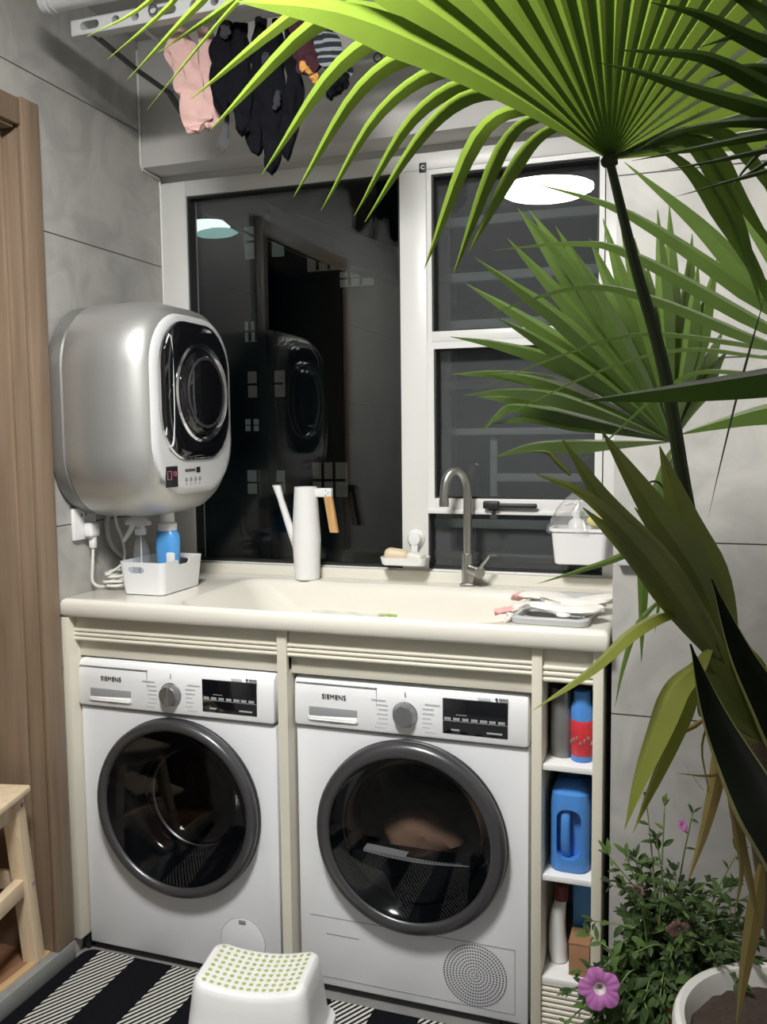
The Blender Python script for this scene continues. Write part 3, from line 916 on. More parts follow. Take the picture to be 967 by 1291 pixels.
t, dc = machine(0.674, 0.022, 'dryer')

# laundry inside the dryer
def lump(bm, c, r, sq=(1, 1, 1), seed=0, amp=0.3, sub=3):
    rr = bmesh.ops.create_icosphere(bm, subdivisions=sub, radius=1.0)
    k = random.Random(seed)
    ph = [(k.uniform(2, 5), k.uniform(0, 6), k.uniform(2, 5), k.uniform(0, 6)) for _ in range(4)]
    for v in rr['verts']:
        p = v.co.copy()
        n = sum(math.sin(a * p.x + b + 1.7 * p.z) * math.cos(c2 * p.z + e + p.y) for a, b, c2, e in ph) / 4
        s = 1 + amp * n
        v.co = Vector(c) + Vector((p.x * r * sq[0] * s, p.y * r * sq[1] * s, p.z * r * sq[2] * s))
M['laundry_tan'] = mat('tan_laundry', (0.62, 0.36, 0.24), 0.95, var=0.2, bump=0.4)
M['laundry_grey'] = mat('grey_laundry', (0.14, 0.14, 0.14), 0.95, var=0.2, bump=0.4)
bm = nb(); lump(bm, (dc[0] - 0.02, 0.17, 0.395), 0.105, (1.0, 0.8, 0.62), 3, 0.35)
o = mk('laundry', bm, M['laundry_tan']); tag(o, 'tan crumpled laundry seen through the tumble dryer door', 'laundry', 'laundry in the tumble dryer')
bm = nb(); lump(bm, (dc[0] + 0.115, 0.26, 0.365), 0.085, (0.8, 1.0, 0.62), 8, 0.35)
o = mk('laundry', bm, M['laundry_grey']); tag(o, 'grey crumpled laundry right of the tan piece inside the dryer', 'laundry', 'laundry in the tumble dryer')

# ------------------------------------------------------------------ wall-hung mini dryer
t = thing('mini_dryer', 'rounded silver wall-hung mini tumble dryer with a black porthole door', 'dryer', (0.0, 0.20, 1.52))
def oval(y0, y1, z0, z1, r, x, n=9):
    return to3(rrect(y1 - y0, z1 - z0, r, n, (y0 + y1) / 2, (z0 + z1) / 2), 'yz', x)
bm = nb()
loft(bm, [oval(-0.045, 0.44, 1.240, 1.806, 0.17, 0.001), oval(-0.052, 0.447, 1.234, 1.812, 0.175, 0.01), oval(-0.054, 0.450, 1.232, 1.814, 0.178, 0.048), oval(-0.050, 0.446, 1.236, 1.810, 0.178, 0.052)])
mk('rear_casing', bm, M['silver_rear'], t)
bm = nb()
loft(bm, [oval(-0.050, 0.446, 1.236, 1.810, 0.178, 0.052), oval(-0.056, 0.452, 1.230, 1.816, 0.18, 0.058), oval(-0.057, 0.452, 1.230, 1.818, 0.18, 0.17), oval(-0.055, 0.448, 1.234, 1.818, 0.178, 0.215), oval(-0.048, 0.436, 1.246, 1.812, 0.17, 0.250), oval(-0.036, 0.420, 1.265, 1.802, 0.16, 0.276), oval(-0.022, 0.404, 1.285, 1.790, 0.15, 0.290), oval(-0.012, 0.394, 1.297, 1.780, 0.145, 0.296)])
mk('casing', bm, M['silver'], t, sharp=50)
bm = nb()
loft(bm, [oval(-0.016, 0.398, 1.292, 1.784, 0.148, 0.289), oval(-0.014, 0.396, 1.294, 1.782, 0.147, 0.300), oval(-0.008, 0.390, 1.300, 1.777, 0.142, 0.305), oval(0.006, 0.376, 1.314, 1.764, 0.13, 0.307)])
mk('front_rim', bm, M['dryer_rim'], t)
bm = nb()
loft(bm, [oval(0.012, 0.368, 1.392, 1.758, 0.125, 0.304), oval(0.012, 0.368, 1.392, 1.758, 0.125, 0.312), oval(0.020, 0.360, 1.400, 1.751, 0.118, 0.3165), oval(0.05, 0.33, 1.430, 1.72, 0.10, 0.320)])
dr = mk('door', bm, M['black_gloss'], t, sharp=50)
bm = nb()
loft(bm, [oval(0.009, 0.371, 1.388, 1.761, 0.128, 0.304), oval(0.007, 0.373, 1.386, 1.763, 0.130, 0.310), oval(0.011, 0.369, 1.390, 1.759, 0.126, 0.3125), oval(0.014, 0.366, 1.394, 1.756, 0.124, 0.310)], False, False)
mk('door_trim', bm, M['chrome'], dr)
pc = (0.318, 0.205, 1.572)
bm = nb(); lathe(bm, pc, [(0.138, -0.002), (0.138, 0.004), (0.132, 0.008), (0.122, 0.004), (0.118, -0.001)], 'x', 56, False, False)
mk('porthole_ring', bm, M['chrome'], dr)
bm = nb(); lathe(bm, pc, [(0.118, 0.0), (0.114, 0.008), (0.100, 0.016), (0.06, 0.022), (0.002, 0.024)], 'x', 56, False, True)
mk('porthole_glass', bm, M['black_gloss'], dr)
bm = nb()
lathe(bm, pc, [(0.099, 0.0165), (0.097, 0.0188), (0.092, 0.0192), (0.090, 0.0178)], 'x', 56, False, False)
mk('porthole_band', bm, M['door_ring'], dr)
# two pale curved bars on the door
bm = nb(); tube(bm, [(0.3125, 0.028, 1.68), (0.3155, 0.058, 1.715), (0.3185, 0.060, 1.57), (0.317, 0.055, 1.44), (0.313, 0.040, 1.425)], 0.003, 6, 4)
tube(bm, [(0.3185, 0.058, 1.590), (0.317, 0.040, 1.565), (0.315, 0.030, 1.50), (0.314, 0.026, 1.455)], 0.002, 6, 4)
mk('door_bars', bm, M['dryer_rim'], dr)
# sticker, display and buttons on the pale chin
bm = nb(); box(bm, 0.3045, 0.3080, 0.030, 0.086, 1.316, 1.372, 0.001)
st = mk('sticker', bm, M['black'], t)
bm = nb()
def frame_yz(bm, x, y0, y1, z0, z1, w):
    box(bm, x - 0.0006, x + 0.0006, y0, y0 + w, z0, z1); box(bm, x - 0.0006, x + 0.0006, y1 - w, y1, z0, z1)
    box(bm, x - 0.0006, x + 0.0006, y0 + w, y1 - w, z0, z0 + w); box(bm, x - 0.0006, x + 0.0006, y0 + w, y1 - w, z1 - w, z1)
frame_yz(bm, 0.3084, 0.034, 0.055, 1.336, 1.360, 0.0022)
mk('sticker_frame', bm, M['pink_ink'], st)
lettering('sticker_number', '12', 0.018, (0.3085, 0.071, 1.351), M['pink_ink'], st, rot=(PI / 2, 0, PI / 2), bold=0.0005)
bm = nb()
for i in range(6):
    box(bm, 0.3066, 0.3078, 0.124 + i * 0.009, 0.130 + i * 0.009, 1.354, 1.362)
box(bm, 0.3066, 0.3082, 0.182, 0.202, 1.350, 1.366)
mk('indicator_display', bm, M['black'], t)
for i in range(4):
    bm = nb(); lathe(bm, (0.3068, 0.128 + i * 0.0235, 1.333), [(0.0062, 0.0), (0.0062, 0.0015), (0.004, 0.002)], 'x', 14)
    box(bm, 0.3066, 0.3076, 0.1255 + i * 0.0235, 0.1305 + i * 0.0235, 1.318, 1.322)
    mk('button', bm, M['recess'], t)

# ------------------------------------------------------------------ socket, cords
t = thing('wall_socket', 'white double wall socket on the grey tile below the mini dryer', 'socket', (0.0, 0.074, 1.21))
bm = nb(); box(bm, 0.0005, 0.012, 0.024, 0.122, 1.166, 1.256, 0.004); mk('socket_plate', bm, M['white_pl'], t)
bm = nb()
for a in (-0.012, 0.006):
    box(bm, 0.0115, 0.0128, 0.070 + a - 0.002, 0.070 + a + 0.002, 1.232, 1.240)
mk('socket_slot', bm, M['black'], t)
t = thing('plug', 'white plug in the wall socket with its cord coiled on the worktop', 'plug', (0.012, 0.080, 1.19))
bm = nb(); box(bm, 0.0122, 0.040, 0.060, 0.102, 1.172, 1.214, 0.008, 3); box(bm, 0.018, 0.036, 0.074, 0.092, 1.140, 1.176, 0.005); mk('plug_body', bm, M['white_pl'], t)
bm = nb()
path = [(0.027, 0.083, 1.142), (0.025, 0.080, 1.09), (0.020, 0.084, 1.045), (0.030, 0.10, 1.028)]
rnd = random.Random(2)
for k in range(22):
    a = k * 0.95
    path.append((0.060 + 0.032 * math.cos(a + 3.6) + rnd.uniform(-.006, .006), 0.150 + 0.045 * math.sin(a + 3.6) + rnd.uniform(-.008, .008), 1.024 + 0.0019 * k + rnd.uniform(0, .004)))
path += [(0.055, 0.185, 1.09), (0.050, 0.190, 1.15), (0.042, 0.175, 1.20), (0.045, 0.165, 1.236)]
tube(bm, path, 0.0042, 7, 5); mk('power_cord', bm, M['cord'], t)
bm = nb(); tube(bm, [(0.035, 0.170, 1.238), (0.020, 0.160, 1.215), (0.016, 0.175, 1.15), (0.016, 0.23, 1.10), (0.016, 0.33, 1.062), (0.018, 0.42, 1.055)], 0.0085, 8, 5)
o = mk('drain_hose', bm, M['hose']); tag(o, 'grey hose running down the wall behind the white basket', 'hose')

# ------------------------------------------------------------------ basket with two bottles
def tub(cx, cy, w, d, z0, h, fl, th, r, lip=0.0):
    bm = nb()
    def g(k, z, ins):
        return ring(w - 2 * ins + 2 * fl * k, d - 2 * ins + 2 * fl * k, max(r - ins, 0.004), cx, cy, z, 6)
    L = [g(0, z0, 0.006), g(0, z0 + 0.003, 0.0), g(1, z0 + h, -lip)]
    if lip:
        L = [g(0, z0, 0.006), g(0, z0 + 0.003, 0.0), g(0.93, z0 + h - 0.008, 0), g(1, z0 + h - 0.008, -lip), g(1, z0 + h, -lip)]
    L += [g(1, z0 + h, th), g(0, z0 + th, th), ]
    loft(bm, L)
    return bm
bm = tub(0.196, 0.166, 0.130, 0.196, 1.0158, 0.092, 0.008, 0.0035, 0.018)
cut = nb()
loft(cut, [to3(rrect(0.050, 0.018, 0.0088, 5, 0.180, 1.086), 'xz', y) for y in (0.0, 0.12)])
loft(cut, [to3(rrect(0.050, 0.018, 0.0088, 5, 0.196, 1.086), 'xz', y) for y in (0.22, 0.32)])
loft(cut, [to3(rrect(0.060, 0.026, 0.0128, 5, 0.166, 1.106), 'yz', x) for x in (0.24, 0.30)])
bm = carve(bm, cut)
o = mk('storage_basket', bm, M['white_soft']); tag(o, 'white open plastic basket with hand slots on the left of the worktop', 'basket')
t = thing('spray_bottle', 'clear spray bottle with white trigger head in the white basket', 'bottle', (0.150, 0.135, 1.0195))
bm = nb(); lathe(bm, (0.150, 0.135, 1.0198), [(0.021, 0.0), (0.024, 0.004), (0.024, 0.10), (0.021, 0.125), (0.012, 0.150), (0.0115, 0.160)], 'z', 24); mk('bottle', bm, M['clear'], t)
bm = nb(); tube(bm, [(0.150, 0.135, 1.03), (0.150, 0.135, 1.18)], 0.0022, 6, 2); mk('dip_tube', bm, M['white_pl'], t)
bm = nb(); lathe(bm, (0.150, 0.135, 1.176), [(0.015, 0.0), (0.016, 0.002), (0.016, 0.016), (0.012, 0.020), (0.011, 0.034)], 'z', 20)
loft(bm, [[Vector((0.150 + x, 0.135 + y * s, 1.203 + z)) for y, z in ((-1, 0), (1, 0), (1, h * 0.6), (0.5, h), (-0.5, h), (-1, h * 0.6))] for x, s, h in ((-0.048, 0.006, 0.012), (-0.034, 0.009, 0.020), (-0.015, 0.011, 0.027), (0.010, 0.011, 0.028), (0.024, 0.009, 0.020), (0.032, 0.006, 0.012))])
mk('spray_head', bm, M['white_pl'], t)
bm = nb(); tube(bm, [(0.128, 0.135, 1.206), (0.118, 0.135, 1.190), (0.104, 0.135, 1.172), (0.094, 0.135, 1.156)], [0.009, 0.008, 0.007, 0.005], 8, 4); mk('trigger', bm, M['white_pl'], t)
t = thing('softener_bottle', 'blue bottle with a white two-step cap in the white basket', 'bottle', (0.212, 0.175, 1.0195))
bm = nb()
bl = []
for z, a, b in ((0.0, 0.030, 0.020), (0.004, 0.034, 0.024), (0.06, 0.034, 0.024), (0.09, 0.033, 0.023), (0.11, 0.036, 0.025), (0.145, 0.036, 0.025), (0.160, 0.032, 0.022), (0.168, 0.025, 0.020)):
    bl.append([Vector((0.212 + x, 0.175 + y, 1.0198 + z)) for x, y in rrect(2 * a, 2 * b, min(a, b) * 0.95, 6)])
loft(bm, bl); mk('bottle', bm, M['blue_lt'], t)
bm = nb(); box(bm, 0.222, 0.2475, 0.147, 0.156, 1.050, 1.125, 0.003); mk('bottle_label', bm, M['white_soft'], t)
bm = nb(); lathe(bm, (0.212, 0.175, 1.186), [(0.026, 0.0), (0.027, 0.002), (0.027, 0.020), (0.021, 0.024), (0.0205, 0.050), (0.018, 0.053)], 'z', 24); mk('cap', bm, M['white_pl'], t)

# ------------------------------------------------------------------ watering can
t = thing('watering_can', 'tall white watering can with a wooden handle by the window', 'watering can', (0.520, 0.452, 1.0155))
c = (0.520, 0.452, 1.0158)
bm = nb(); lathe(bm, c, [(0.035, 0.0), (0.0375, 0.003), (0.0385, 0.02), (0.0435, 0.115), (0.0435, 0.130), (0.0345, 0.280), (0.0325, 0.280), (0.041, 0.13), (0.036, 0.01), (0.002, 0.008)], 'z', 40); mk('can_body', bm, M['white_pl'], t)
bm = nb()
loft(bm, [circ((0.484, 0.452, 1.118), 0.012, Vector((0, 1, 0)), Vector((0.35, 0, 0.93)), 14, r2=0.020), circ((0.468, 0.450, 1.165), 0.012, Vector((0, 1, 0)), Vector((0.9, 0, 0.36)), 14), circ((0.437, 0.448, 1.262), 0.0105, Vector((0, 1, 0)), Vector((0.95, 0, 0.1)), 14), circ((0.425, 0.447, 1.300), 0.010, Vector((0, 1, 0)), Vector((1, 0, 0)), 14, r2=0.014)])
mk('spout', bm, M['white_pl'], t)
bm = nb(); box(bm, 0.550, 0.606, 0.444, 0.460, 1.266, 1.2925, 0.002); h = mk('handle_bracket', bm, M['white_pl'], t)
bm = nb()
for xx, zz in ((0.588, 1.286), (0.588, 1.272), (0.596, 1.279)):
    lathe(bm, (xx, 0.4438, zz), [(0.0022, -0.001), (0.0022, 0.0006)], 'y', 8)
mk('bracket_rivet', bm, M['recess'], h)
bm = nb()
loft(bm, [[Vector((x + dx, 0.452 + dy, z)) for dx, dy in rrect(0.026, 0.018, 0.004, 3)] for x, z in ((0.593, 1.268), (0.598, 1.240), (0.610, 1.168), (0.612, 1.160))]); mk('wooden_grip', bm, M['handle_wood'], t)

# ------------------------------------------------------------------ soap dish
t = thing('soap_dish', 'small white soap dish held by a suction cup on the window post', 'soap dish', (0.832, 0.49, 1.07))
bm = tub(0.828, 0.470, 0.132, 0.070, 1.068, 0.024, 0.004, 0.004, 0.02); mk('dish', bm, M['white_pl'], t)
bm = nb(); lathe(bm, (0.846, 0.5215, 1.140), [(0.028, 0.0), (0.027, 0.004), (0.021, 0.010), (0.020, 0.020), (0.017, 0.024), (0.002, 0.025)], 'y', 28); mk('suction_cup', bm, M['white_pl'], t)
bm = nb(); box(bm, 0.836, 0.856, 0.500, 0.514, 1.074, 1.128, 0.003); mk('bracket', bm, M['white_pl'], t)
def bar_soap(name, c, s, rz, mt, label):
    bm = nb(); box(bm, -s[0], s[0], -s[1], s[1], -s[2], s[2], min(s) * 0.75, 4)
    xform(bm, Matrix.Translation(c) @ Matrix.Rotation(rz, 4, 'Z') @ Matrix.Rotation(0.12, 4, 'Y'))
    o = mk(name, bm, mt); tag(o, label, 'soap', 'soap bars in the dish')
bar_soap('soap_bar', (0.802, 0.468, 1.094), (0.036, 0.024, 0.021), 0.1, M['soap'], 'tan bar of soap on the left in the small dish')
bar_soap('soap_bar', (0.864, 0.464, 1.090), (0.026, 0.022, 0.015), -0.3, M['soap2'], 'white bar of soap on the right in the small dish')

# ------------------------------------------------------------------ tap
t = thing('sink_tap', 'tall brushed steel gooseneck tap with a side lever at the sink', 'tap', (1.018, 0.462, 1.0155))
bm = nb(); box(bm, 0.998, 1.038, 0.442, 0.482, 1.0158, 1.024, 0.003); lathe(bm, (1.018, 0.462, 1.02), [(0.0175, 0.0), (0.0175, 0.085), (0.0165, 0.089), (0.0135, 0.090)], 'z', 24); mk('tap_body', bm, M['steel'], t)
bm = nb()
dx, dy = -0.055, -0.048
pts = [(1.018, 0.462, 1.10), (1.018, 0.462, 1.20), (1.018, 0.462, 1.285)]
for k in range(1, 7):
    a = PI * k / 6
    pts.append((1.018 + dx * (1 - math.cos(a)) / 2, 0.462 + dy * (1 - math.cos(a)) / 2, 1.285 + 0.062 * math.sin(a)))
pts.append((1.018 + dx * 1.02, 0.462 + dy * 1.02, 1.262))
tube(bm, pts, 0.0125, 14, 4); mk('spout', bm, M['steel'], t)
bm = nb(); lathe(bm, (1.018 + dx * 1.02, 0.462 + dy * 1.02, 1.268), [(0.0125, 0.0), (0.014, -0.002), (0.0135, -0.022), (0.009, -0.022)], 'z', 20); mk('nozzle', bm, M['steel'], t)
bm = nb(); tube(bm, [(1.030, 0.455, 1.062), (1.052, 0.437, 1.060), (1.062, 0.428, 1.060)], 0.017, 18, 2); lv = mk('valve', bm, M['steel'], t)
bm = nb(); tube(bm, [(1.058, 0.432, 1.068), (1.074, 0.432, 1.090), (1.088, 0.430, 1.110)], [0.0045, 0.0040, 0.0035], 10, 3); mk('lever', bm, M['steel'], lv)

# ------------------------------------------------------------------ caddy on the window with bottle and bag
o = mk('window_caddy', tub(1.337, 0.462, 0.136, 0.082, 1.092, 0.100, 0.009, 0.004, 0.018, 0.005), M['white_pl']); tag(o, 'white plastic caddy hung on the window right of the tap', 'caddy')
t = thing('pump_bottle', 'white pump bottle standing in the window caddy', 'bottle', (1.325, 0.46, 1.097))
bm = nb(); lathe(bm, (1.325, 0.458, 1.0965), [(0.025, 0.0), (0.027, 0.004), (0.027, 0.09), (0.020, 0.112), (0.010, 0.120), (0.010, 0.128)], 'z', 24); mk('bottle', bm, M['white_pl'], t)
bm = nb(); lathe(bm, (1.325, 0.458, 1.222), [(0.0105, 0.0), (0.0105, 0.014), (0.005, 0.016), (0.005, 0.032), (0.011, 0.034), (0.011, 0.042), (0.004, 0.045)], 'z', 16); tube(bm, [(1.325, 0.458, 1.260), (1.305, 0.446, 1.258), (1.297, 0.441, 1.254)], 0.004, 8, 2); mk('pump', bm, M['white_pl'], t)
bm = nb(); lump(bm, (1.374, 0.470, 1.208), 0.030, (0.8, 0.6, 0.6), 6, 0.2); o = mk('sponge', bm, M['yellow']); tag(o, 'yellow sponge under the clear bag in the window caddy', 'sponge')
bm = nb()
rnd = random.Random(12)
lp = []
for z, w, d in ((1.176, 0.082, 0.052), (1.192, 0.084, 0.053), (1.215, 0.074, 0.046), (1.245, 0.058, 0.036), (1.268, 0.040, 0.026), (1.285, 0.020, 0.014), (1.290, 0.006, 0.005)):
    lp.append([Vector((1.334 - (1.29 - z) * 0.05 + w * math.cos(a) * (1 + 0.10 * math.sin(5 * a + z * 90)), 0.460 + d * math.sin(a) * (1 + 0.12 * math.sin(7 * a - z * 60)), z + 0.004 * math.sin(4 * a + z * 50))) for a in [2 * PI * k / 28 for k in range(28)]])
loft(bm, lp, False, True); o = mk('plastic_bag', bm, M['bag']); tag(o, 'clear crumpled plastic bag over the window caddy', 'bag')

bm = nb(); box(bm, 1.472, 1.509, -0.022, -0.0005, 1.160, 1.1795, 0.003)  # small even grey box on the wall
o = mk('wall_block', bm, M['tray']); tag(o, 'tiny grey ledge on the tiled wall right of the white caddy', 'block')

# ------------------------------------------------------------------ sink clutter
t = thing('strainer_tray', 'shallow pale grey plastic tray on the right end of the worktop', 'tray', (1.328, 0.16, 1.0155))
bm = nb()
L = []
for w_, d_, r_, z_ in ((0.168, 0.35, 0.02, 1.0158), (0.174, 0.356, 0.022, 1.019), (0.176, 0.358, 0.022, 1.030), (0.170, 0.352, 0.02, 1.033), (0.150, 0.330, 0.018, 1.033), (0.144, 0.324, 0.016, 1.020), (0.13, 0.31, 0.012, 1.0185)):
    L.append(ring(w_, d_, r_, 1.327, 0.160, z_, 6))
loft(bm, L); xform(bm, Matrix.Translation((1.327, 0.16, 0)) @ Matrix.Rotation(R(-2), 4, 'Z') @ Matrix.Translation((-1.327, -0.16, 0)))
mk('tray', bm, M['tray'], t)
bm = nb(); box(bm, 1.385, 1.393, 0.02, 0.26, 1.0335, 1.037, 0.001); mk('tray_bar', bm, M['white_soft'], t)
def soft_strip(bm, pts, wid, th, seed=0, n=12, mi=0, wav=0.35, k=5, soft_end=0.0):
    """cloth roll lying or hanging: flattened wrinkled tube"""
    P = smooth_path(pts, k)
    rnd = random.Random(seed)
    ph = [rnd.uniform(0, 6) for _ in range(6)]
    rows = []
    for i, p in enumerate(P):
        s = i / (len(P) - 1)
        t = (P[min(i + 1, len(P) - 1)] - P[max(i - 1, 0)]).normalized()
        if abs(t.z) > 0.75:
            u = Vector((0.94, 0.33, 0)); u = (u - t * u.dot(t)).normalized()
        else:
            u = t.cross(Vector((0, 0, 1))).normalized()
        v = t.cross(u)
        q = s * (len(wid) - 1); a = int(min(q, len(wid) - 2)); wd = wid[a] + (wid[a + 1] - wid[a]) * (q - a)
        if soft_end and s > 1 - soft_end:
            wd *= max(0.12, math.sqrt(max(0.0, 1 - ((s - 1 + soft_end) / soft_end) ** 2)))
        row = []
        for j in range(n):
            an = 2 * PI * j / n
            f = 1 + wav * 0.35 * math.sin(3 * an + ph[0] + s * 9) + wav * 0.25 * math.sin(5 * an + ph[1] - s * 14)
            g = 1 + wav * 0.5 * math.sin(2 * an + ph[2] + s * 17)
            wr = wav * 0.16 * th * math.sin(an * 2 + s * 46 + ph[3]) * (1 + math.sin(s * 21 + ph[4]))
            row.append(p + u * (wd * math.cos(an) * f + wav * 0.12 * wd * math.sin(s * 15 + ph[5])) + v * (th * math.sin(an) * g + wr))
        rows.append(row)
    loft(bm, rows, True, True, mi)
t = thing('cleaning_cloth', 'white cloth with a pink end lying over the grey tray', 'cloth', (1.30, 0.13, 1.035), 0.0, 'cleaning cloths on the grey tray')
bm = nb(); soft_strip(bm, [(1.235, 0.20, 1.047), (1.30, 0.16, 1.050), (1.36, 0.11, 1.046), (1.41, 0.15, 1.050), (1.445, 0.19, 1.050)], [0.030, 0.040, 0.030, 0.034, 0.022], 0.010, 3); mk('cloth', bm, M['cloth_white'], t)
bm = nb(); soft_strip(bm, [(1.200, 0.235, 1.030), (1.225, 0.215, 1.042), (1.245, 0.195, 1.046)], [0.016, 0.026, 0.029], 0.009, 4); o = mk('pink_end', bm, M['cloth_pinkend'], t); o['label'] = 'pink end of the cloth'
t = thing('cleaning_cloth', 'folded white cloth with a dull pink tip nearer the worktop edge', 'cloth', (1.30, 0.05, 1.035), 0.0, 'cleaning cloths on the grey tray')
bm = nb(); soft_strip(bm, [(1.225, 0.085, 1.028), (1.27, 0.075, 1.045), (1.33, 0.045, 1.045), (1.385, 0.035, 1.046), (1.43, 0.06, 1.048)], [0.018, 0.030, 0.026, 0.032, 0.020], 0.009, 7); mk('cloth', bm, M['cloth_white'], t)
bm = nb(); soft_strip(bm, [(1.178, 0.075, 1.022), (1.205, 0.080, 1.027), (1.235, 0.083, 1.034)], [0.010, 0.018, 0.020], 0.007, 5); o = mk('pink_end', bm, M['cloth_pinkend'], t); o['label'] = 'pink tip of the cloth'
bm = nb(); soft_strip(bm, [(1.215, 0.06, 1.0225), (1.228, 0.03, 1.024), (1.226, 0.0, 1.0235), (1.222, -0.01, 1.0225)], [0.006, 0.008, 0.007, 0.004], 0.005, 9); mk('cloth_strap', bm, M['cloth_white'], t)
bm = nb(); lathe(bm, (1.352, 0.01, 1.034), [(0.014, 0.0), (0.017, 0.003), (0.016, 0.006), (0.004, 0.008)], 'z', 18); o = mk('sink_stopper', bm, M['white_pl']); tag(o, 'small round white stopper on the front rim of the grey tray', 'stopper')
t = thing('food_wrapper', 'pale crumpled wrapper with a green end on the front rim of the sink', 'wrapper', (0.83, -0.015, 1.0155))
bm = nb(); soft_strip(bm, [(0.745, -0.025, 1.0190), (0.80, -0.022, 1.0195), (0.87, -0.026, 1.0190), (0.93, -0.023, 1.0195)], [0.004, 0.0075, 0.006, 0.006], 0.0022, 4); mk('wrapper', bm, M['bag'], t)
M['leafend'] = mat('green_vegetable_end', (0.30, 0.42, 0.12), 0.6)
bm = nb(); soft_strip(bm, [(0.918, -0.024, 1.0200), (0.945, -0.021, 1.0205), (0.962, -0.018, 1.0195)], [0.004, 0.007, 0.002], 0.003, 6); o = mk('green_end', bm, M['leafend'], t); o['label'] = 'green end'

# ------------------------------------------------------------------ shelf column contents
t = thing('aerosol_can', 'grey metal can on the top shelf of the narrow column', 'can', (1.343, 0.065, 0.692))
bm = nb(); lathe(bm, (1.343, 0.065, 0.6922), [(0.025, 0.0), (0.0275, 0.003), (0.0275, 0.085), (0.0262, 0.088), (0.0262, 0.155), (0.022, 0.162), (0.002, 0.163)], 'z', 28); mk('can', bm, M['grey_can'], t)
t = thing('spray_can', 'blue spray can with a red picture label on the top shelf', 'can', (1.391, 0.045, 0.692))
bm = nb(); lathe(bm, (1.391, 0.045, 0.6922), [(0.024, 0.0), (0.0255, 0.003), (0.0255, 0.125), (0.020, 0.138), (0.019, 0.165), (0.002, 0.168)], 'z', 28); mk('can', bm, M['blue_pl'], t)
bm = nb(); lathe(bm, (1.391, 0.045, 0.706), [(0.0252, 0.0), (0.0258, 0.001), (0.0258, 0.083), (0.0252, 0.084)], 'z', 28, False, False); lb = mk('can_label', bm, M['red_label'], t)
bm = nb()
for k in range(7):
    a = R(-150 + k * 20)
    lump(bm, (1.391 + 0.0252 * math.cos(a), 0.045 + 0.0252 * math.sin(a), 0.738 + 0.006 * (k % 3)), 0.0042, (1, 1, 1.5), k, 0.3, 1)
mk('label_picture', bm, M['petal_pale'], lb)
t = thing('detergent_jug', 'blue plastic detergent jug with a grip handle on the middle shelf', 'jug', (1.367, 0.09, 0.428))
bm = nb()
jl = []
for z, w_, d_ in ((0.0, 0.082, 0.15), (0.006, 0.090, 0.158), (0.16, 0.090, 0.158), (0.185, 0.084, 0.150), (0.198, 0.060, 0.110), (0.204, 0.034, 0.06)):
    jl.append(ring(w_, d_, min(w_, d_) * 0.32, 1.366, 0.090, 0.4285 + z, 6))
loft(bm, jl)
cut = nb(); loft(cut, [to3(rrect(0.056, 0.120, 0.022, 6, 1.366, 0.520), 'xz', y) for y in (-0.05, 0.040)])
bm = carve(bm, cut); mk('jug_body', bm, M['blue_pl'], t)
bm = nb(); loft(bm, [[Vector((1.358 + dx, y + dy, z)) for dx, dy in rrect(0.022, 0.020, 0.008, 4)] for z, y in ((0.452, 0.044), (0.470, 0.030), (0.500, 0.022), (0.540, 0.020), (0.566, 0.026), (0.590, 0.044))]); mk('jug_handle', bm, M['blue_pl'], t)
bm = nb(); lathe(bm, (1.368, 0.10, 0.630), [(0.026, 0.0), (0.027, 0.003), (0.026, 0.030), (0.022, 0.034), (0.002, 0.035)], 'z', 24); mk('cap', bm, M['navy'], t)
t = thing('bleach_bottle', 'white bottle with a dark red cap on the lowest shelf', 'bottle', (1.335, 0.06, 0.178))
bm = nb(); tube(bm, [(1.338, 0.07, 0.181), (1.336, 0.07, 0.215), (1.334, 0.068, 0.26), (1.336, 0.066, 0.30), (1.343, 0.066, 0.335)], [0.021, 0.023, 0.020, 0.018, 0.013], 18, 5); mk('bottle', bm, M['white_pl'], t)
bm = nb(); lathe(bm, (1.343, 0.066, 0.335), [(0.016, 0.0), (0.017, 0.003), (0.016, 0.035), (0.013, 0.038)], 'z', 18); mk('cap', bm, mat('dark_red_plastic', (0.14, 0.02, 0.02), 0.4), t)
bm = nb(); box(bm, 1.366, 1.416, 0.10, 0.14, 0.1785, 0.372, 0.004); o = mk('detergent_box', bm, M['blue_lt']); tag(o, 'bright blue packet behind the brown box on the lowest shelf', 'packet')
bm = nb(); box(bm, 1.368, 1.416, 0.015, 0.085, 0.1785, 0.258, 0.002); loft(bm, [[Vector((1.367, y, 0.2585)), Vector((1.392, y, 0.2600)), Vector((1.417, y, 0.2585)), Vector((1.417, y, 0.2560)), Vector((1.367, y, 0.2560))] for y in (0.014, 0.086)]); o = mk('cardboard_box', bm, M['card']); tag(o, 'small brown cardboard box on the lowest shelf', 'box')

# ------------------------------------------------------------------ rug, stools
bm = nb()
L = [ring(1.30, 0.92, 0.03, 0.675, -0.467, z, 4) for z in (0.0008,)] + [ring(1.31, 0.926, 0.032, 0.675, -0.467, 0.004, 4), ring(1.30, 0.92, 0.03, 0.675, -0.467, 0.008, 4)]
loft(bm, L); o = mk('rug', bm, M['rug']); tag(o, 'black rug with hatched white stripes on the floor before the machines', 'rug')

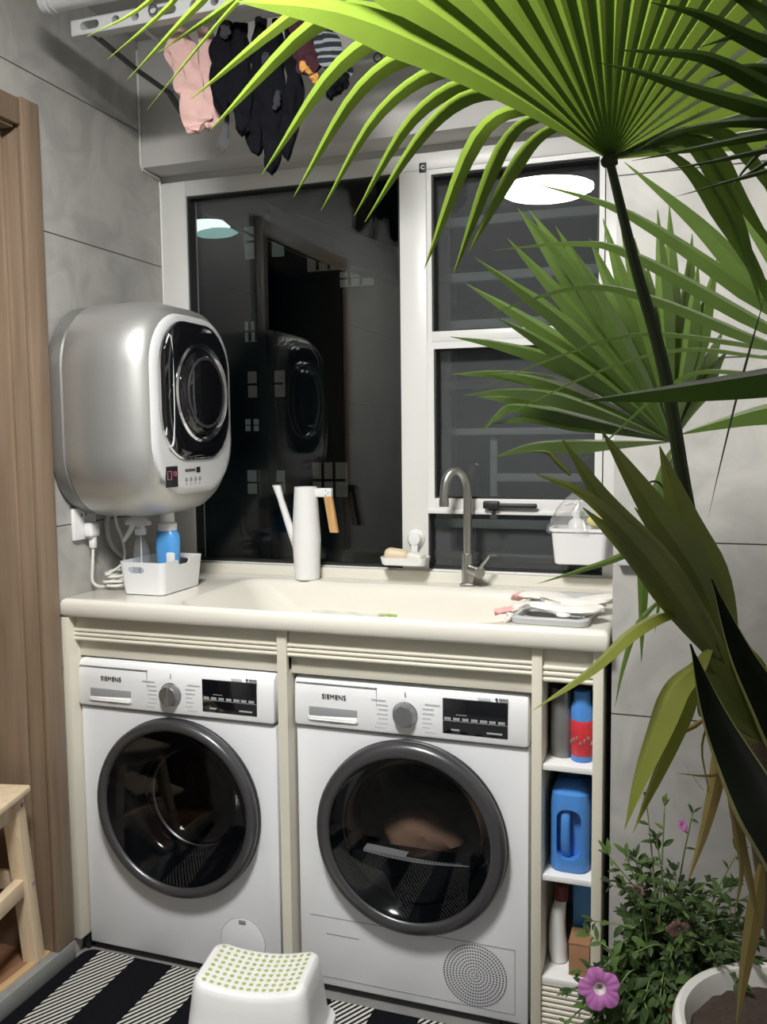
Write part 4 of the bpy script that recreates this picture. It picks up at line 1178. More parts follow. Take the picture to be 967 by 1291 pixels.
t = thing('step_stool', 'low white plastic step stool with green grip dots on the rug', 'step stool', (0.681, -0.232, 0.0085), R(9))
bm = nb()
def sad(x, hw):
    return -0.020 * (1 - (x / hw) ** 2)
def sring(w_, d_, r_, z_, s=0.0):
    return [Vector((a, b, z_ + s * sad(a, w_ / 2))) for a, b in rrect_s(w_, d_, r_, 8)]
loft(bm, [sring(0.325, 0.250, 0.045, 0.0), sring(0.330, 0.255, 0.046, 0.004), sring(0.328, 0.253, 0.046, 0.040), sring(0.306, 0.230, 0.042, 0.048), sring(0.300, 0.222, 0.042, 0.055), sring(0.280, 0.196, 0.040, 0.150, 0.3), sring(0.270, 0.184, 0.036, 0.192, 1), sring(0.262, 0.176, 0.034, 0.203, 1), sring(0.250, 0.164, 0.030, 0.208, 1)] + [[Vector((a, b, 0.209 + sad(a, 0.125))) for a, b in rrect_s(0.250 * k, 0.164 * k, 0.030 * k, 8)] for k in (0.9, 0.7, 0.5, 0.3, 0.1)])
mk('stool_body', bm, M['white_pl'], t, local=True, sharp=50)
bm = nb()
for i in range(13):
    for j in range(8):
        x = -0.106 + 0.212 * i / 12
        y = -0.066 + 0.132 * j / 7
        z = 0.2093 + sad(x, 0.125)
        vs = [bm.verts.new((x + 0.0052 * math.cos(q), y + 0.0052 * math.sin(q), z)) for q in [2 * PI * k / 10 for k in range(10)]]
        for v in vs:
            v.co.z = 0.2103 + sad(v.co.x, 0.125)
        bm.faces.new(vs)
mk('grip_dots', bm, M['lime'], t, local=True)

t = thing('wooden_step_stool', 'pale wooden step stool standing in the doorway on the left', 'stool', (-0.010, -0.142, 0.0555), R(13))
def leg(foot, top, wx=0.022, wy=0.034):
    bm = nb()
    loft(bm, [[Vector((p[0] + dx, p[1] + dy, p[2])) for dx, dy in rrect(wx * 2, wy * 2 * k, 0.004, 2)] for p, k in ((foot, 0.62), ((foot[0], foot[1], 0.003), 0.62), (top, 0.62))])
    return mk('leg', bm, M['birch'], t, local=True)
fx = (-0.024, -0.385)
for x in fx:
    leg((x, -0.012, 0.0), (x, -0.085, 0.478))
    leg((x, -0.375, 0.0), (x, -0.275, 0.478))
bm = nb(); box(bm, -0.425, 0.012, -0.315, -0.052, 0.478, 0.500, 0.006, 3); mk('seat', bm, M['birch'], t, local=True)
def bar(name, x0, x1, y0, y1, z0, z1, slope=None):
    bm = nb(); box(bm, x0, x1, y0, y1, z0, z1, 0.003); return mk(name, bm, M['birch'], t, local=True)
for x in fx:
    bar('apron', x - 0.012, x + 0.012, -0.262, -0.100, 0.428, 0.476)
    bar('side_rail', x - 0.013, x + 0.013, -0.312, -0.068, 0.205, 0.250)
bar('rear_rail', -0.365, -0.044, -0.058, -0.036, 0.215, 0.262)
bar('front_rail', -0.365, -0.044, -0.330, -0.308, 0.200, 0.245)
bm = nb(); box(bm, -0.400, -0.010, -0.420, -0.235, 0.2505, 0.270, 0.005, 3); mk('step_board', bm, M['birch'], t, local=True)
bm = nb()
for y, z in ((-0.078, 0.455), (-0.040, 0.228)):
    lathe(bm, (0.0, y, z), [(0.0055, -0.004), (0.0055, 0.0)], 'x', 12)
o = mk('screw', bm, M['recess'], t, local=True)

# ------------------------------------------------------------------ clothes rack and what hangs on it
t = thing('drying_rack', 'white ceiling drying rack with slotted rail and rings near the window', 'drying rack', (0.75, 0.1, 2.65))
bm = nb()
rail = nb(); box(rail, 0.160, 1.42, -0.100, -0.070, 2.432, 2.472, 0.003)
cut = nb()
xs = []
for k in range(6):
    x = 0.215 + k * 0.215
    loft(cut, [to3(rrect(0.055, 0.020, 0.0098, 5, x, 2.452), 'xz', y) for y in (-0.2, 0.0)])
    lathe(cut, (x + 0.075, -0.085, 2.452), [(0.011, -0.1), (0.011, 0.1)], 'y', 16)
    lathe(cut, (x + 0.130, -0.085, 2.452), [(0.011, -0.1), (0.011, 0.1)], 'y', 16)
mk('slotted_rail', carve(rail, cut), M['rack'], t)
bm = nb(); lathe(bm, (0.150, -0.145, 2.500), [(0.026, 0.0), (0.026, 1.25)], 'x', 24); mk('rack_tube', bm, M['rack'], t)
bm = nb(); lathe(bm, (0.118, -0.145, 2.500), [(0.020, 0.0), (0.028, 0.003), (0.028, 0.020), (0.024, 0.022), (0.024, 0.028), (0.028, 0.030), (0.028, 0.036)], 'x', 24); mk('end_cap', bm, M['rack'], t)
bm = nb(); box(bm, 0.160, 1.42, 0.300, 0.320, 2.440, 2.458, 0.003); mk('far_rail', bm, M['rack'], t)
for x in (0.33, 0.525, 0.715, 0.843, 1.10, 1.33):
    bm = nb(); tube(bm, [(x, -0.075, 2.447), (x, 0.305, 2.447)], 0.0055, 8, 1, curved=False); mk('cross_rod', bm, M['rack'], t)
bm = nb(); tube(bm, [(0.215, -0.085, 2.436), (0.200, 0.12, 2.428), (0.180, 0.308, 2.436)], 0.007, 8, 2, curved=False); tube(bm, [(0.180, 0.308, 2.436), (0.185, 0.36, 2.400)], 0.009, 8, 2); q = mk('side_rod', bm, M['rack_dark'], t); q['label'] = 'dark side rod'
def torus(bm, c, R0, r, ax='y', n=20, k=6):
    u, v, a = AX[ax]
    c = Vector(c); rows = []
    for i in range(n):
        an = 2 * PI * i / n
        dd = u * math.cos(an) + v * math.sin(an)
        rows.append([bm.verts.new(c + dd * (R0 + r * math.cos(b)) + a * (r * math.sin(b))) for b in [2 * PI * j / k for j in range(k)]])
    for i in range(n):
        for j in range(k):
            bm.faces.new((rows[i][j], rows[(i + 1) % n][j], rows[(i + 1) % n][(j + 1) % k], rows[i][(j + 1) % k]))
for x, y, z in ((0.822, 0.29, 2.437), (0.955, 0.29, 2.437), (1.12, 0.29, 2.437), (0.40, -0.108, 2.455), (0.62, -0.108, 2.455)):
    bm = nb(); torus(bm, (x, y, z), 0.011, 0.0022); mk('hanger_ring', bm, M['rack_dark'], t)
for x in (0.35, 1.15):
    bm = nb(); tube(bm, [(x, -0.145, 2.520), (x, -0.145, 2.648)], 0.008, 8, 1, curved=False); tube(bm, [(x, -0.090, 2.470), (x, -0.05, 2.560), (x, -0.090, 2.648)], 0.005, 8, 1, curved=False); tube(bm, [(x, 0.310, 2.455), (x, 0.20, 2.560), (x, 0.310, 2.648)], 0.005, 8, 1, curved=False); mk('hanging_arm', bm, M['rack'], t)
def garment(name, pts, wid, th, mt, label, seed, cat='sock', wav=0.75, parent=None):
    bm = nb(); soft_strip(bm, pts, [q * (0.70 if mt is M['black_knit'] else 0.92) for q in wid], th, seed, 24, wav=wav, k=10, soft_end=0.16)
    o = mk(name, bm, mt, parent)
    if parent is None:
        tag(o, label, cat, 'washing hung on the drying rack')
    else:
        o['label'] = label
    return o
o = garment('sock', [(0.412, -0.010, 2.447), (0.415, -0.018, 2.40), (0.440, -0.020, 2.33), (0.450, -0.020, 2.28), (0.452, -0.022, 2.22), (0.462, -0.022, 2.193)], [0.018, 0.036, 0.034, 0.030, 0.036, 0.018], 0.011, M['pink'], 'longer pale pink sock, front left one of the pink pair on the rack', 1)
garment('sock', [(0.470, 0.012, 2.447), (0.478, 0.006, 2.41), (0.484, 0.002, 2.35), (0.486, 0.0, 2.29), (0.482, 0.0, 2.24), (0.478, 0.0, 2.205)], [0.014, 0.024, 0.030, 0.030, 0.030, 0.016], 0.011, M['pink'], 'narrower pale pink sock, right one of the pink pair on the rack', 2)
bs = garment('sock', [(0.540, -0.010, 2.447), (0.535, -0.015, 2.40), (0.532, -0.02, 2.34), (0.530, -0.02, 2.28), (0.535, -0.02, 2.225)], [0.018, 0.032, 0.036, 0.036, 0.020], 0.013, M['black_knit'], 'long black sock hung right beside the pink socks, clip loop at top', 3)
garment('sock', [(0.572, 0.0, 2.440), (0.572, -0.005, 2.37), (0.575, -0.010, 2.28), (0.578, -0.010, 2.205), (0.575, -0.01, 2.175)], [0.020, 0.034, 0.036, 0.026, 0.012], 0.012, M['black_knit'], 'second black sock, overlapping the one beside the pink socks', 4)
garment('clip_loop', [(0.545, -0.034, 2.440), (0.550, -0.036, 2.425), (0.550, -0.036, 2.405), (0.548, -0.034, 2.395)], [0.005, 0.011, 0.011, 0.005], 0.003, M['pale_knit'], 'pale cloth loop', 5, parent=bs)
garment('drawstring', [(0.530, 0.012, 2.44), (0.528, 0.012, 2.30), (0.524, 0.010, 2.215), (0.514, 0.010, 2.175), (0.512, 0.010, 2.150)], [0.003, 0.004, 0.006, 0.014, 0.006], 0.004, M['grey_knit'], 'thin grey strap dangling below the black socks', 6, 'strap')
bs = garment('sock', [(0.620, 0.01, 2.447), (0.622, 0.01, 2.38), (0.612, 0.012, 2.28), (0.600, 0.015, 2.20), (0.604, 0.015, 2.135)], [0.018, 0.026, 0.034, 0.036, 0.026], 0.014, M['black_knit'], 'large black sock in the middle of the dark bunch', 7)
garment('sock', [(0.660, 0.012, 2.440), (0.662, 0.012, 2.36), (0.652, 0.014, 2.26), (0.645, 0.015, 2.17), (0.640, 0.015, 2.085)], [0.012, 0.028, 0.036, 0.036, 0.024], 0.013, M['black_knit'], 'longest black sock, hanging lowest of all', 8)
garment('sock', [(0.690, 0.02, 2.440), (0.700, 0.018, 2.35), (0.706, 0.016, 2.27), (0.690, 0.018, 2.20), (0.682, 0.018, 2.115)], [0.010, 0.022, 0.026, 0.026, 0.022], 0.012, M['black_knit'], 'black sock at the right of the dark bunch', 9)
garment('cuff', [(0.644, -0.006, 2.36), (0.642, -0.008, 2.335), (0.640, -0.008, 2.305)], [0.008, 0.010, 0.006], 0.005, M['pale_knit'], 'grey folded cuff', 10, parent=bs)
garment('cuff', [(0.672, -0.004, 2.27), (0.668, -0.006, 2.245), (0.662, -0.006, 2.225)], [0.005, 0.008, 0.005], 0.004, M['pale_knit'], 'grey patch', 11, parent=bs)
ms = garment('sock', [(0.722, -0.01, 2.447), (0.735, -0.014, 2.40), (0.752, -0.016, 2.34), (0.770, -0.018, 2.29)], [0.010, 0.022, 0.030, 0.028], 0.012, M['maroon'], 'dark maroon sock at the right end of the washing', 12)
garment('heel', [(0.745, -0.028, 2.315), (0.758, -0.030, 2.297), (0.775, -0.030, 2.280), (0.782, -0.028, 2.262)], [0.009, 0.011, 0.010, 0.006], 0.005, M['orange_knit'], 'orange heel', 13, parent=ms)
M['striped'] = mat('striped_knit', (0.02, 0.023, 0.03), 0.95)
tt = M['striped'].node_tree
tc = nd(tt, 'ShaderNodeNewGeometry'); sx_ = nd(tt, 'ShaderNodeSeparateXYZ'); tt.links.new(tc.outputs['Position'], sx_.inputs[0])
a1 = nd(tt, 'ShaderNodeMath', operation='MODULO'); a1.inputs[1].default_value = 0.019; tt.links.new(sx_.outputs[2], a1.inputs[0])
a2 = nd(tt, 'ShaderNodeMath', operation='LESS_THAN'); a2.inputs[1].default_value = 0.0075; tt.links.new(a1.outputs[0], a2.inputs[0])
mxs = nd(tt, 'ShaderNodeMix', data_type='RGBA'); tt.links.new(a2.outputs[0], mxs.inputs[0])
mxs.inputs[6].default_value = (0.012, 0.014, 0.02, 1); mxs.inputs[7].default_value = (0.22, 0.24, 0.26, 1)
tt.links.new(mxs.outputs[2], tt.nodes['Principled BSDF'].inputs['Base Color'])
ss = garment('sock', [(0.775, 0.0, 2.43), (0.795, -0.006, 2.38), (0.820, -0.01, 2.32), (0.835, -0.012, 2.268)], [0.010, 0.024, 0.034, 0.030], 0.012, M['striped'], 'black and grey striped sock behind the maroon one', 14)
garment('toe', [(0.842, -0.014, 2.285), (0.835, -0.016, 2.262), (0.815, -0.016, 2.245), (0.800, -0.014, 2.242)], [0.018, 0.024, 0.022, 0.012], 0.013, M['black_knit'], 'plain black toe', 15, parent=ss)

# leaf midlines of the palm (metres): points, greatest width, where it is widest
PALM = {
 'A': ((-0.3, 0.5, 0.8), [
  ([(1.521,-0.869,1.78),(1.489,-0.864,1.812),(1.455,-0.863,1.827),(1.41,-0.862,1.794),(1.342,-0.855,1.684)], 0.0235, 0.53),
  ([(1.521,-0.869,1.78),(1.484,-0.865,1.818),(1.436,-0.867,1.84),(1.387,-0.87,1.804),(1.323,-0.864,1.653)], 0.0235, 0.53),
  ([(1.521,-0.869,1.78),(1.479,-0.866,1.823),(1.421,-0.869,1.851),(1.358,-0.877,1.82),(1.288,-0.875,1.664)], 0.0259, 0.53),
  ([(1.521,-0.869,1.78),(1.455,-0.867,1.845),(1.368,-0.875,1.875),(1.298,-0.885,1.839),(1.214,-0.895,1.726)], 0.0235, 0.53),
  ([(1.521,-0.869,1.78),(1.45,-0.867,1.852),(1.358,-0.876,1.889),(1.278,-0.889,1.85),(1.201,-0.899,1.734)], 0.0235, 0.53),
  ([(1.521,-0.869,1.78),(1.436,-0.869,1.865),(1.329,-0.882,1.908),(1.239,-0.899,1.861),(1.16,-0.912,1.742)], 0.0235, 0.53),
  ([(1.521,-0.869,1.78),(1.426,-0.87,1.88),(1.304,-0.887,1.929),(1.215,-0.905,1.891),(1.126,-0.922,1.76)], 0.0259, 0.58),
  ([(1.521,-0.869,1.78),(1.412,-0.873,1.894),(1.28,-0.891,1.953),(1.19,-0.911,1.922),(1.086,-0.933,1.789)], 0.0282, 0.58),
  ([(1.521,-0.869,1.78),(1.397,-0.875,1.911),(1.241,-0.9,1.979),(1.156,-0.918,1.971),(1.022,-0.95,1.848)], 0.0306, 0.58),
  ([(1.521,-0.869,1.78),(1.368,-0.877,1.947),(1.24,-0.895,2.026),(1.146,-0.918,1.996),(0.997,-0.955,1.888)], 0.0259, 0.58),
  ([(1.521,-0.869,1.78),(1.359,-0.881,1.956),(1.192,-0.91,2.047),(1.103,-0.931,2.031),(1.05,-0.946,1.992),(0.944,-0.975,1.875)], 0.0094, 0.58),
  ([(1.521,-0.869,1.78),(1.339,-0.882,1.978),(1.16,-0.91,2.081),(1.055,-0.938,2.009),(0.957,-0.964,1.949)], 0.0235, 0.58),
  ([(1.521,-0.869,1.78),(1.33,-0.886,1.987),(1.132,-0.919,2.111),(1.016,-0.952,2.009),(0.919,-0.98,1.914)], 0.0212, 0.58),
  ([(1.521,-0.869,1.78),(1.32,-0.886,2.008),(1.093,-0.929,2.123),(0.976,-0.963,2.006),(0.894,-0.987,1.94)], 0.0188, 0.58),
  ([(1.521,-0.869,1.78),(1.31,-0.888,2.018),(1.063,-0.937,2.124),(0.951,-0.969,2.013),(0.869,-0.992,1.971)], 0.0188, 0.58),
  ([(1.521,-0.869,1.78),(1.426,-0.924,1.84),(1.331,-0.98,1.889),(1.237,-1.038,1.921),(1.143,-1.098,1.924)], 0.0485, 0.62),
  ([(1.521,-0.869,1.78),(1.436,-0.928,1.852),(1.352,-0.987,1.914),(1.268,-1.049,1.957),(1.185,-1.113,1.973)], 0.0485, 0.62),
  ([(1.521,-0.869,1.78),(1.448,-0.93,1.863),(1.375,-0.993,1.936),(1.303,-1.057,1.991),(1.231,-1.123,2.017)], 0.0485, 0.62),
  ([(1.521,-0.869,1.78),(1.46,-0.932,1.873),(1.4,-0.996,1.956),(1.34,-1.061,2.02),(1.281,-1.129,2.057)], 0.0485, 0.62),
  ([(1.521,-0.869,1.78),(1.474,-0.932,1.881),(1.427,-0.996,1.973),(1.38,-1.062,2.046),(1.335,-1.131,2.091)], 0.0485, 0.62),
  ([(1.521,-0.869,1.78),(1.488,-0.931,1.888),(1.455,-0.995,1.987),(1.423,-1.06,2.067),(1.391,-1.128,2.118)], 0.0485, 0.62),
  ([(1.521,-0.869,1.78),(1.502,-0.93,1.894),(1.484,-0.991,1.997),(1.466,-1.055,2.082),(1.448,-1.121,2.139)], 0.0485, 0.62),
  ([(1.521,-0.869,1.78),(1.517,-0.927,1.897),(1.513,-0.986,2.004),(1.51,-1.046,2.093),(1.507,-1.109,2.154)], 0.0485, 0.62),
  ([(1.521,-0.869,1.78),(1.531,-0.923,1.899),(1.542,-0.978,2.008),(1.554,-1.034,2.098),(1.566,-1.093,2.161)], 0.0485, 0.62),
  ([(1.521,-0.869,1.78),(1.546,-0.918,1.899),(1.571,-0.968,2.008),(1.597,-1.02,2.098),(1.624,-1.074,2.161)], 0.0485, 0.62),
  ([(1.521,-0.869,1.78),(1.56,-0.912,1.897),(1.599,-0.956,2.004),(1.639,-1.002,2.093),(1.68,-1.05,2.153)], 0.0485, 0.62),
  ([(1.521,-0.869,1.78),(1.573,-0.905,1.893),(1.626,-0.943,1.997),(1.679,-0.982,2.082),(1.733,-1.024,2.139)], 0.0485, 0.62),
  ([(1.521,-0.869,1.78),(1.586,-0.898,1.888),(1.651,-0.928,1.986),(1.717,-0.96,2.066),(1.783,-0.994,2.117)], 0.0485, 0.62),
  ([(1.521,-0.869,1.78),(1.597,-0.89,1.881),(1.674,-0.912,1.972),(1.751,-0.936,2.045),(1.829,-0.962,2.089)], 0.0485, 0.62),
  ([(1.521,-0.869,1.78),(1.608,-0.881,1.872),(1.695,-0.895,1.955),(1.782,-0.911,2.019),(1.87,-0.928,2.055)], 0.0485, 0.62),
  ([(1.521,-0.869,1.78),(1.616,-0.873,1.863),(1.713,-0.878,1.935),(1.809,-0.884,1.989),(1.906,-0.893,2.016)], 0.0485, 0.62),
  ([(1.521,-0.869,1.78),(1.624,-0.864,1.851),(1.727,-0.859,1.913),(1.831,-0.857,1.956),(1.936,-0.857,1.971)], 0.0485, 0.62),
  ([(1.521,-0.869,1.78),(1.63,-0.854,1.839),(1.739,-0.841,1.888),(1.849,-0.829,1.919),(1.959,-0.82,1.922)], 0.0485, 0.62),
  ([(1.521,-0.869,1.78),(1.634,-0.845,1.826),(1.747,-0.823,1.862),(1.861,-0.802,1.879),(1.975,-0.783,1.869)], 0.0485, 0.62),
  ([(1.521,-0.869,1.78),(1.636,-0.836,1.812),(1.752,-0.805,1.834),(1.868,-0.775,1.838),(1.985,-0.747,1.813)], 0.0485, 0.62),
  ([(1.521,-0.869,1.78),(1.637,-0.828,1.797),(1.753,-0.787,1.805),(1.87,-0.749,1.794),(1.987,-0.713,1.755)], 0.0485, 0.62),
  ([(1.521,-0.869,1.78),(1.568,-0.856,1.792),(1.608,-0.849,1.769),(1.646,-0.846,1.716),(1.691,-0.847,1.636),(1.719,-0.852,1.564)], 0.0227, 0.5, (-0.2, -0.75, 0.6)),
  ([(1.521,-0.869,1.78),(1.577,-0.854,1.801),(1.631,-0.842,1.794),(1.672,-0.844,1.723),(1.717,-0.844,1.648)], 0.0227, 0.5, (-0.2, -0.75, 0.6)),
  ([(1.521,-0.869,1.78),(1.586,-0.852,1.81),(1.644,-0.839,1.808),(1.685,-0.835,1.767),(1.729,-0.836,1.694)], 0.0227, 0.5, (-0.2, -0.75, 0.6)),
  ([(1.521,-0.869,1.78),(1.586,-0.852,1.797),(1.622,-0.844,1.784),(1.668,-0.846,1.698),(1.696,-0.857,1.593)], 0.0208, 0.5, (-0.2, -0.75, 0.6)),
 ]),
 'B': ((-0.2, -0.8, 0.5), [
  ([(1.591,-0.483,1.434),(1.5,-0.508,1.507),(1.408,-0.534,1.567),(1.32,-0.562,1.595),(1.247,-0.586,1.608)], 0.0322, 0.55),
  ([(1.591,-0.483,1.434),(1.499,-0.497,1.488),(1.406,-0.513,1.533),(1.313,-0.532,1.55),(1.237,-0.549,1.55)], 0.0327, 0.55),
  ([(1.591,-0.483,1.434),(1.501,-0.524,1.475),(1.413,-0.565,1.508),(1.339,-0.6,1.517),(1.28,-0.63,1.511)], 0.0317, 0.55),
  ([(1.591,-0.483,1.434),(1.471,-0.521,1.466),(1.351,-0.56,1.493),(1.321,-0.572,1.48),(1.296,-0.583,1.451)], 0.0322, 0.55),
  ([(1.591,-0.483,1.434),(1.511,-0.49,1.518),(1.43,-0.501,1.588),(1.336,-0.516,1.652),(1.258,-0.528,1.701)], 0.0327, 0.55),
  ([(1.591,-0.483,1.434),(1.509,-0.516,1.538),(1.429,-0.549,1.621),(1.353,-0.581,1.682),(1.292,-0.607,1.727)], 0.0317, 0.55),
  ([(1.591,-0.483,1.434),(1.523,-0.495,1.552),(1.456,-0.509,1.65),(1.396,-0.521,1.741),(1.346,-0.531,1.816)], 0.0322, 0.55),
  ([(1.591,-0.483,1.434),(1.531,-0.478,1.56),(1.471,-0.477,1.666),(1.408,-0.481,1.752),(1.356,-0.484,1.823)], 0.0327, 0.55),
  ([(1.591,-0.483,1.434),(1.518,-0.512,1.579),(1.446,-0.542,1.696),(1.401,-0.56,1.753),(1.365,-0.575,1.794)], 0.0317, 0.55),
  ([(1.591,-0.483,1.434),(1.557,-0.485,1.531),(1.523,-0.489,1.611),(1.487,-0.493,1.696),(1.457,-0.496,1.766)], 0.0323, 0.55),
  ([(1.591,-0.483,1.434),(1.563,-0.472,1.531),(1.534,-0.464,1.612),(1.501,-0.454,1.717),(1.473,-0.445,1.807)], 0.0327, 0.55),
  ([(1.591,-0.483,1.434),(1.583,-0.489,1.544),(1.576,-0.495,1.632),(1.569,-0.501,1.724),(1.563,-0.506,1.799)], 0.0317, 0.55),
  ([(1.591,-0.483,1.434),(1.588,-0.473,1.545),(1.585,-0.464,1.636),(1.582,-0.456,1.735),(1.579,-0.448,1.819)], 0.0323, 0.55),
  ([(1.591,-0.483,1.434),(1.598,-0.459,1.531),(1.605,-0.439,1.612),(1.611,-0.417,1.704),(1.615,-0.399,1.78)], 0.0327, 0.55),
  ([(1.591,-0.483,1.434),(1.608,-0.483,1.516),(1.625,-0.481,1.581),(1.641,-0.482,1.661),(1.654,-0.482,1.725)], 0.0317, 0.55),
  ([(1.591,-0.483,1.434),(1.613,-0.47,1.481),(1.635,-0.457,1.519),(1.656,-0.445,1.558),(1.674,-0.436,1.582)], 0.0323, 0.55),
  ([(1.591,-0.483,1.434),(1.506,-0.498,1.461),(1.419,-0.514,1.484),(1.342,-0.528,1.506),(1.278,-0.541,1.512)], 0.0327, 0.55),
  ([(1.591,-0.483,1.434),(1.52,-0.52,1.433),(1.45,-0.557,1.432),(1.381,-0.594,1.43),(1.325,-0.626,1.412)], 0.0317, 0.55),
  ([(1.591,-0.483,1.434),(1.513,-0.507,1.454),(1.434,-0.531,1.47),(1.369,-0.552,1.476),(1.315,-0.57,1.466)], 0.0323, 0.55),
  ([(1.591,-0.483,1.434),(1.541,-0.479,1.525),(1.491,-0.479,1.6),(1.434,-0.481,1.675),(1.387,-0.483,1.735)], 0.0327, 0.55),
  ([(1.591,-0.483,1.434),(1.552,-0.502,1.523),(1.513,-0.52,1.595),(1.47,-0.54,1.677),(1.436,-0.557,1.743)], 0.0317, 0.55),
  ([(1.591,-0.483,1.434),(1.579,-0.478,1.517),(1.566,-0.474,1.585),(1.555,-0.469,1.663),(1.545,-0.465,1.727)], 0.0323, 0.55),
  ([(1.591,-0.483,1.434),(1.605,-0.46,1.495),(1.618,-0.439,1.547),(1.63,-0.419,1.601),(1.639,-0.405,1.64)], 0.0327, 0.55),
  ([(1.591,-0.483,1.434),(1.513,-0.519,1.506),(1.436,-0.554,1.564),(1.375,-0.582,1.606),(1.326,-0.606,1.633)], 0.0317, 0.55),
  ([(1.591,-0.483,1.434),(1.52,-0.495,1.542),(1.45,-0.51,1.631),(1.384,-0.524,1.707),(1.33,-0.535,1.768)], 0.0323, 0.55),
  ([(1.591,-0.483,1.434),(1.538,-0.477,1.553),(1.484,-0.475,1.653),(1.437,-0.474,1.731),(1.399,-0.475,1.794)], 0.0327, 0.55),
  ([(1.591,-0.483,1.434),(1.57,-0.495,1.54),(1.549,-0.506,1.626),(1.525,-0.518,1.717),(1.506,-0.529,1.792)], 0.0317, 0.55),
  ([(1.591,-0.483,1.434),(1.575,-0.478,1.524),(1.559,-0.475,1.598),(1.541,-0.471,1.689),(1.526,-0.467,1.766)], 0.0323, 0.55),
  ([(1.591,-0.483,1.434),(1.611,-0.459,1.488),(1.631,-0.438,1.533),(1.651,-0.415,1.584),(1.667,-0.398,1.62)], 0.0327, 0.55),
  ([(1.591,-0.483,1.434),(1.602,-0.486,1.516),(1.613,-0.487,1.581),(1.62,-0.491,1.657),(1.625,-0.495,1.716)], 0.0317, 0.55),
  ([(1.591,-0.483,1.434),(1.509,-0.504,1.481),(1.427,-0.527,1.519),(1.357,-0.547,1.542),(1.3,-0.564,1.549)], 0.0323, 0.55),
  ([(1.591,-0.483,1.434),(1.523,-0.485,1.528),(1.454,-0.491,1.607),(1.383,-0.5,1.666),(1.325,-0.509,1.709)], 0.0327, 0.55),
  ([(1.603,-0.477,1.446),(1.654,-0.477,1.461),(1.724,-0.477,1.479),(1.803,-0.479,1.49)], 0.0428, 0.7),
  ([(1.594,-0.482,1.43),(1.58,-0.492,1.398),(1.567,-0.507,1.328),(1.561,-0.521,1.245)], 0.0334, 0.5),
  ([(1.596,-0.481,1.43),(1.59,-0.491,1.379),(1.596,-0.5,1.302),(1.607,-0.507,1.226)], 0.0283, 0.5),
 ]),
 'C': ((-0.25, -0.75, 0.6), [
  ([(1.837,-0.631,1.549),(1.781,-0.639,1.594),(1.716,-0.65,1.637),(1.624,-0.658,1.741),(1.524,-0.672,1.83)], 0.0375, 0.35),
  ([(1.837,-0.631,1.549),(1.781,-0.643,1.577),(1.716,-0.654,1.624),(1.535,-0.687,1.754),(1.395,-0.719,1.805)], 0.0287, 0.35),
  ([(1.837,-0.631,1.549),(1.781,-0.645,1.561),(1.716,-0.658,1.593),(1.536,-0.694,1.699),(1.456,-0.714,1.716),(1.349,-0.744,1.708)], 0.0265, 0.35),
  ([(1.837,-0.631,1.549),(1.781,-0.645,1.556),(1.716,-0.661,1.57),(1.564,-0.694,1.636),(1.466,-0.719,1.654),(1.336,-0.757,1.615)], 0.0221, 0.35),
  ([(1.837,-0.631,1.549),(1.781,-0.646,1.55),(1.717,-0.661,1.564),(1.555,-0.702,1.587),(1.438,-0.736,1.556),(1.332,-0.768,1.512)], 0.011, 0.35),
  ([(1.837,-0.631,1.549),(1.781,-0.646,1.545),(1.717,-0.663,1.551),(1.606,-0.691,1.564),(1.489,-0.724,1.533),(1.339,-0.77,1.458)], 0.0088, 0.35),
  ([(1.837,-0.631,1.549),(1.781,-0.636,1.605),(1.723,-0.635,1.695),(1.676,-0.634,1.775),(1.643,-0.628,1.856)], 0.0287, 0.35),
  ([(1.837,-0.631,1.549),(1.791,-0.631,1.616),(1.749,-0.62,1.728),(1.707,-0.616,1.809),(1.669,-0.62,1.845)], 0.0287, 0.35),
  ([(1.837,-0.631,1.549),(1.772,-0.649,1.529),(1.7,-0.666,1.53),(1.607,-0.69,1.526),(1.503,-0.721,1.434),(1.461,-0.733,1.398)], 0.0099, 0.35),
 ]),
 'D': ((-0.1, 0.5, 0.85), [
  ([(1.788,-1.012,1.748),(1.71,-1.027,1.752),(1.685,-1.03,1.764),(1.621,-1.039,1.788),(1.569,-1.047,1.809),(1.526,-1.054,1.822)], 0.0223, 0.35),
  ([(1.788,-1.012,1.748),(1.709,-1.023,1.779),(1.685,-1.026,1.788),(1.643,-1.031,1.814),(1.611,-1.035,1.826),(1.542,-1.047,1.835)], 0.0223, 0.35),
  ([(1.788,-1.012,1.748),(1.709,-1.016,1.817),(1.685,-1.019,1.829),(1.658,-1.021,1.845),(1.62,-1.025,1.867),(1.574,-1.032,1.882)], 0.0253, 0.35),
  ([(1.788,-1.012,1.748),(1.717,-1.024,1.746),(1.686,-1.028,1.753),(1.644,-1.035,1.755),(1.593,-1.044,1.748),(1.562,-1.05,1.732)], 0.0149, 0.35),
  ([(1.788,-1.012,1.748),(1.717,-1.024,1.74),(1.686,-1.029,1.741),(1.615,-1.042,1.731),(1.559,-1.052,1.723)], 0.0134, 0.35),
  ([(1.788,-1.012,1.748),(1.718,-1.023,1.731),(1.687,-1.027,1.727),(1.628,-1.036,1.718),(1.587,-1.043,1.713)], 0.0104, 0.35),
  ([(1.788,-1.012,1.748),(1.718,-1.023,1.716),(1.687,-1.027,1.707),(1.645,-1.034,1.697),(1.6,-1.041,1.686)], 0.0089, 0.35),
  ([(1.788,-1.012,1.748),(1.725,-1.017,1.755),(1.687,-1.021,1.732),(1.666,-1.022,1.711),(1.653,-1.022,1.69)], 0.0119, 0.35),
  ([(1.788,-1.012,1.748),(1.717,-1.013,1.795),(1.686,-1.014,1.808),(1.658,-1.017,1.812),(1.628,-1.02,1.804)], 0.0238, 0.35),
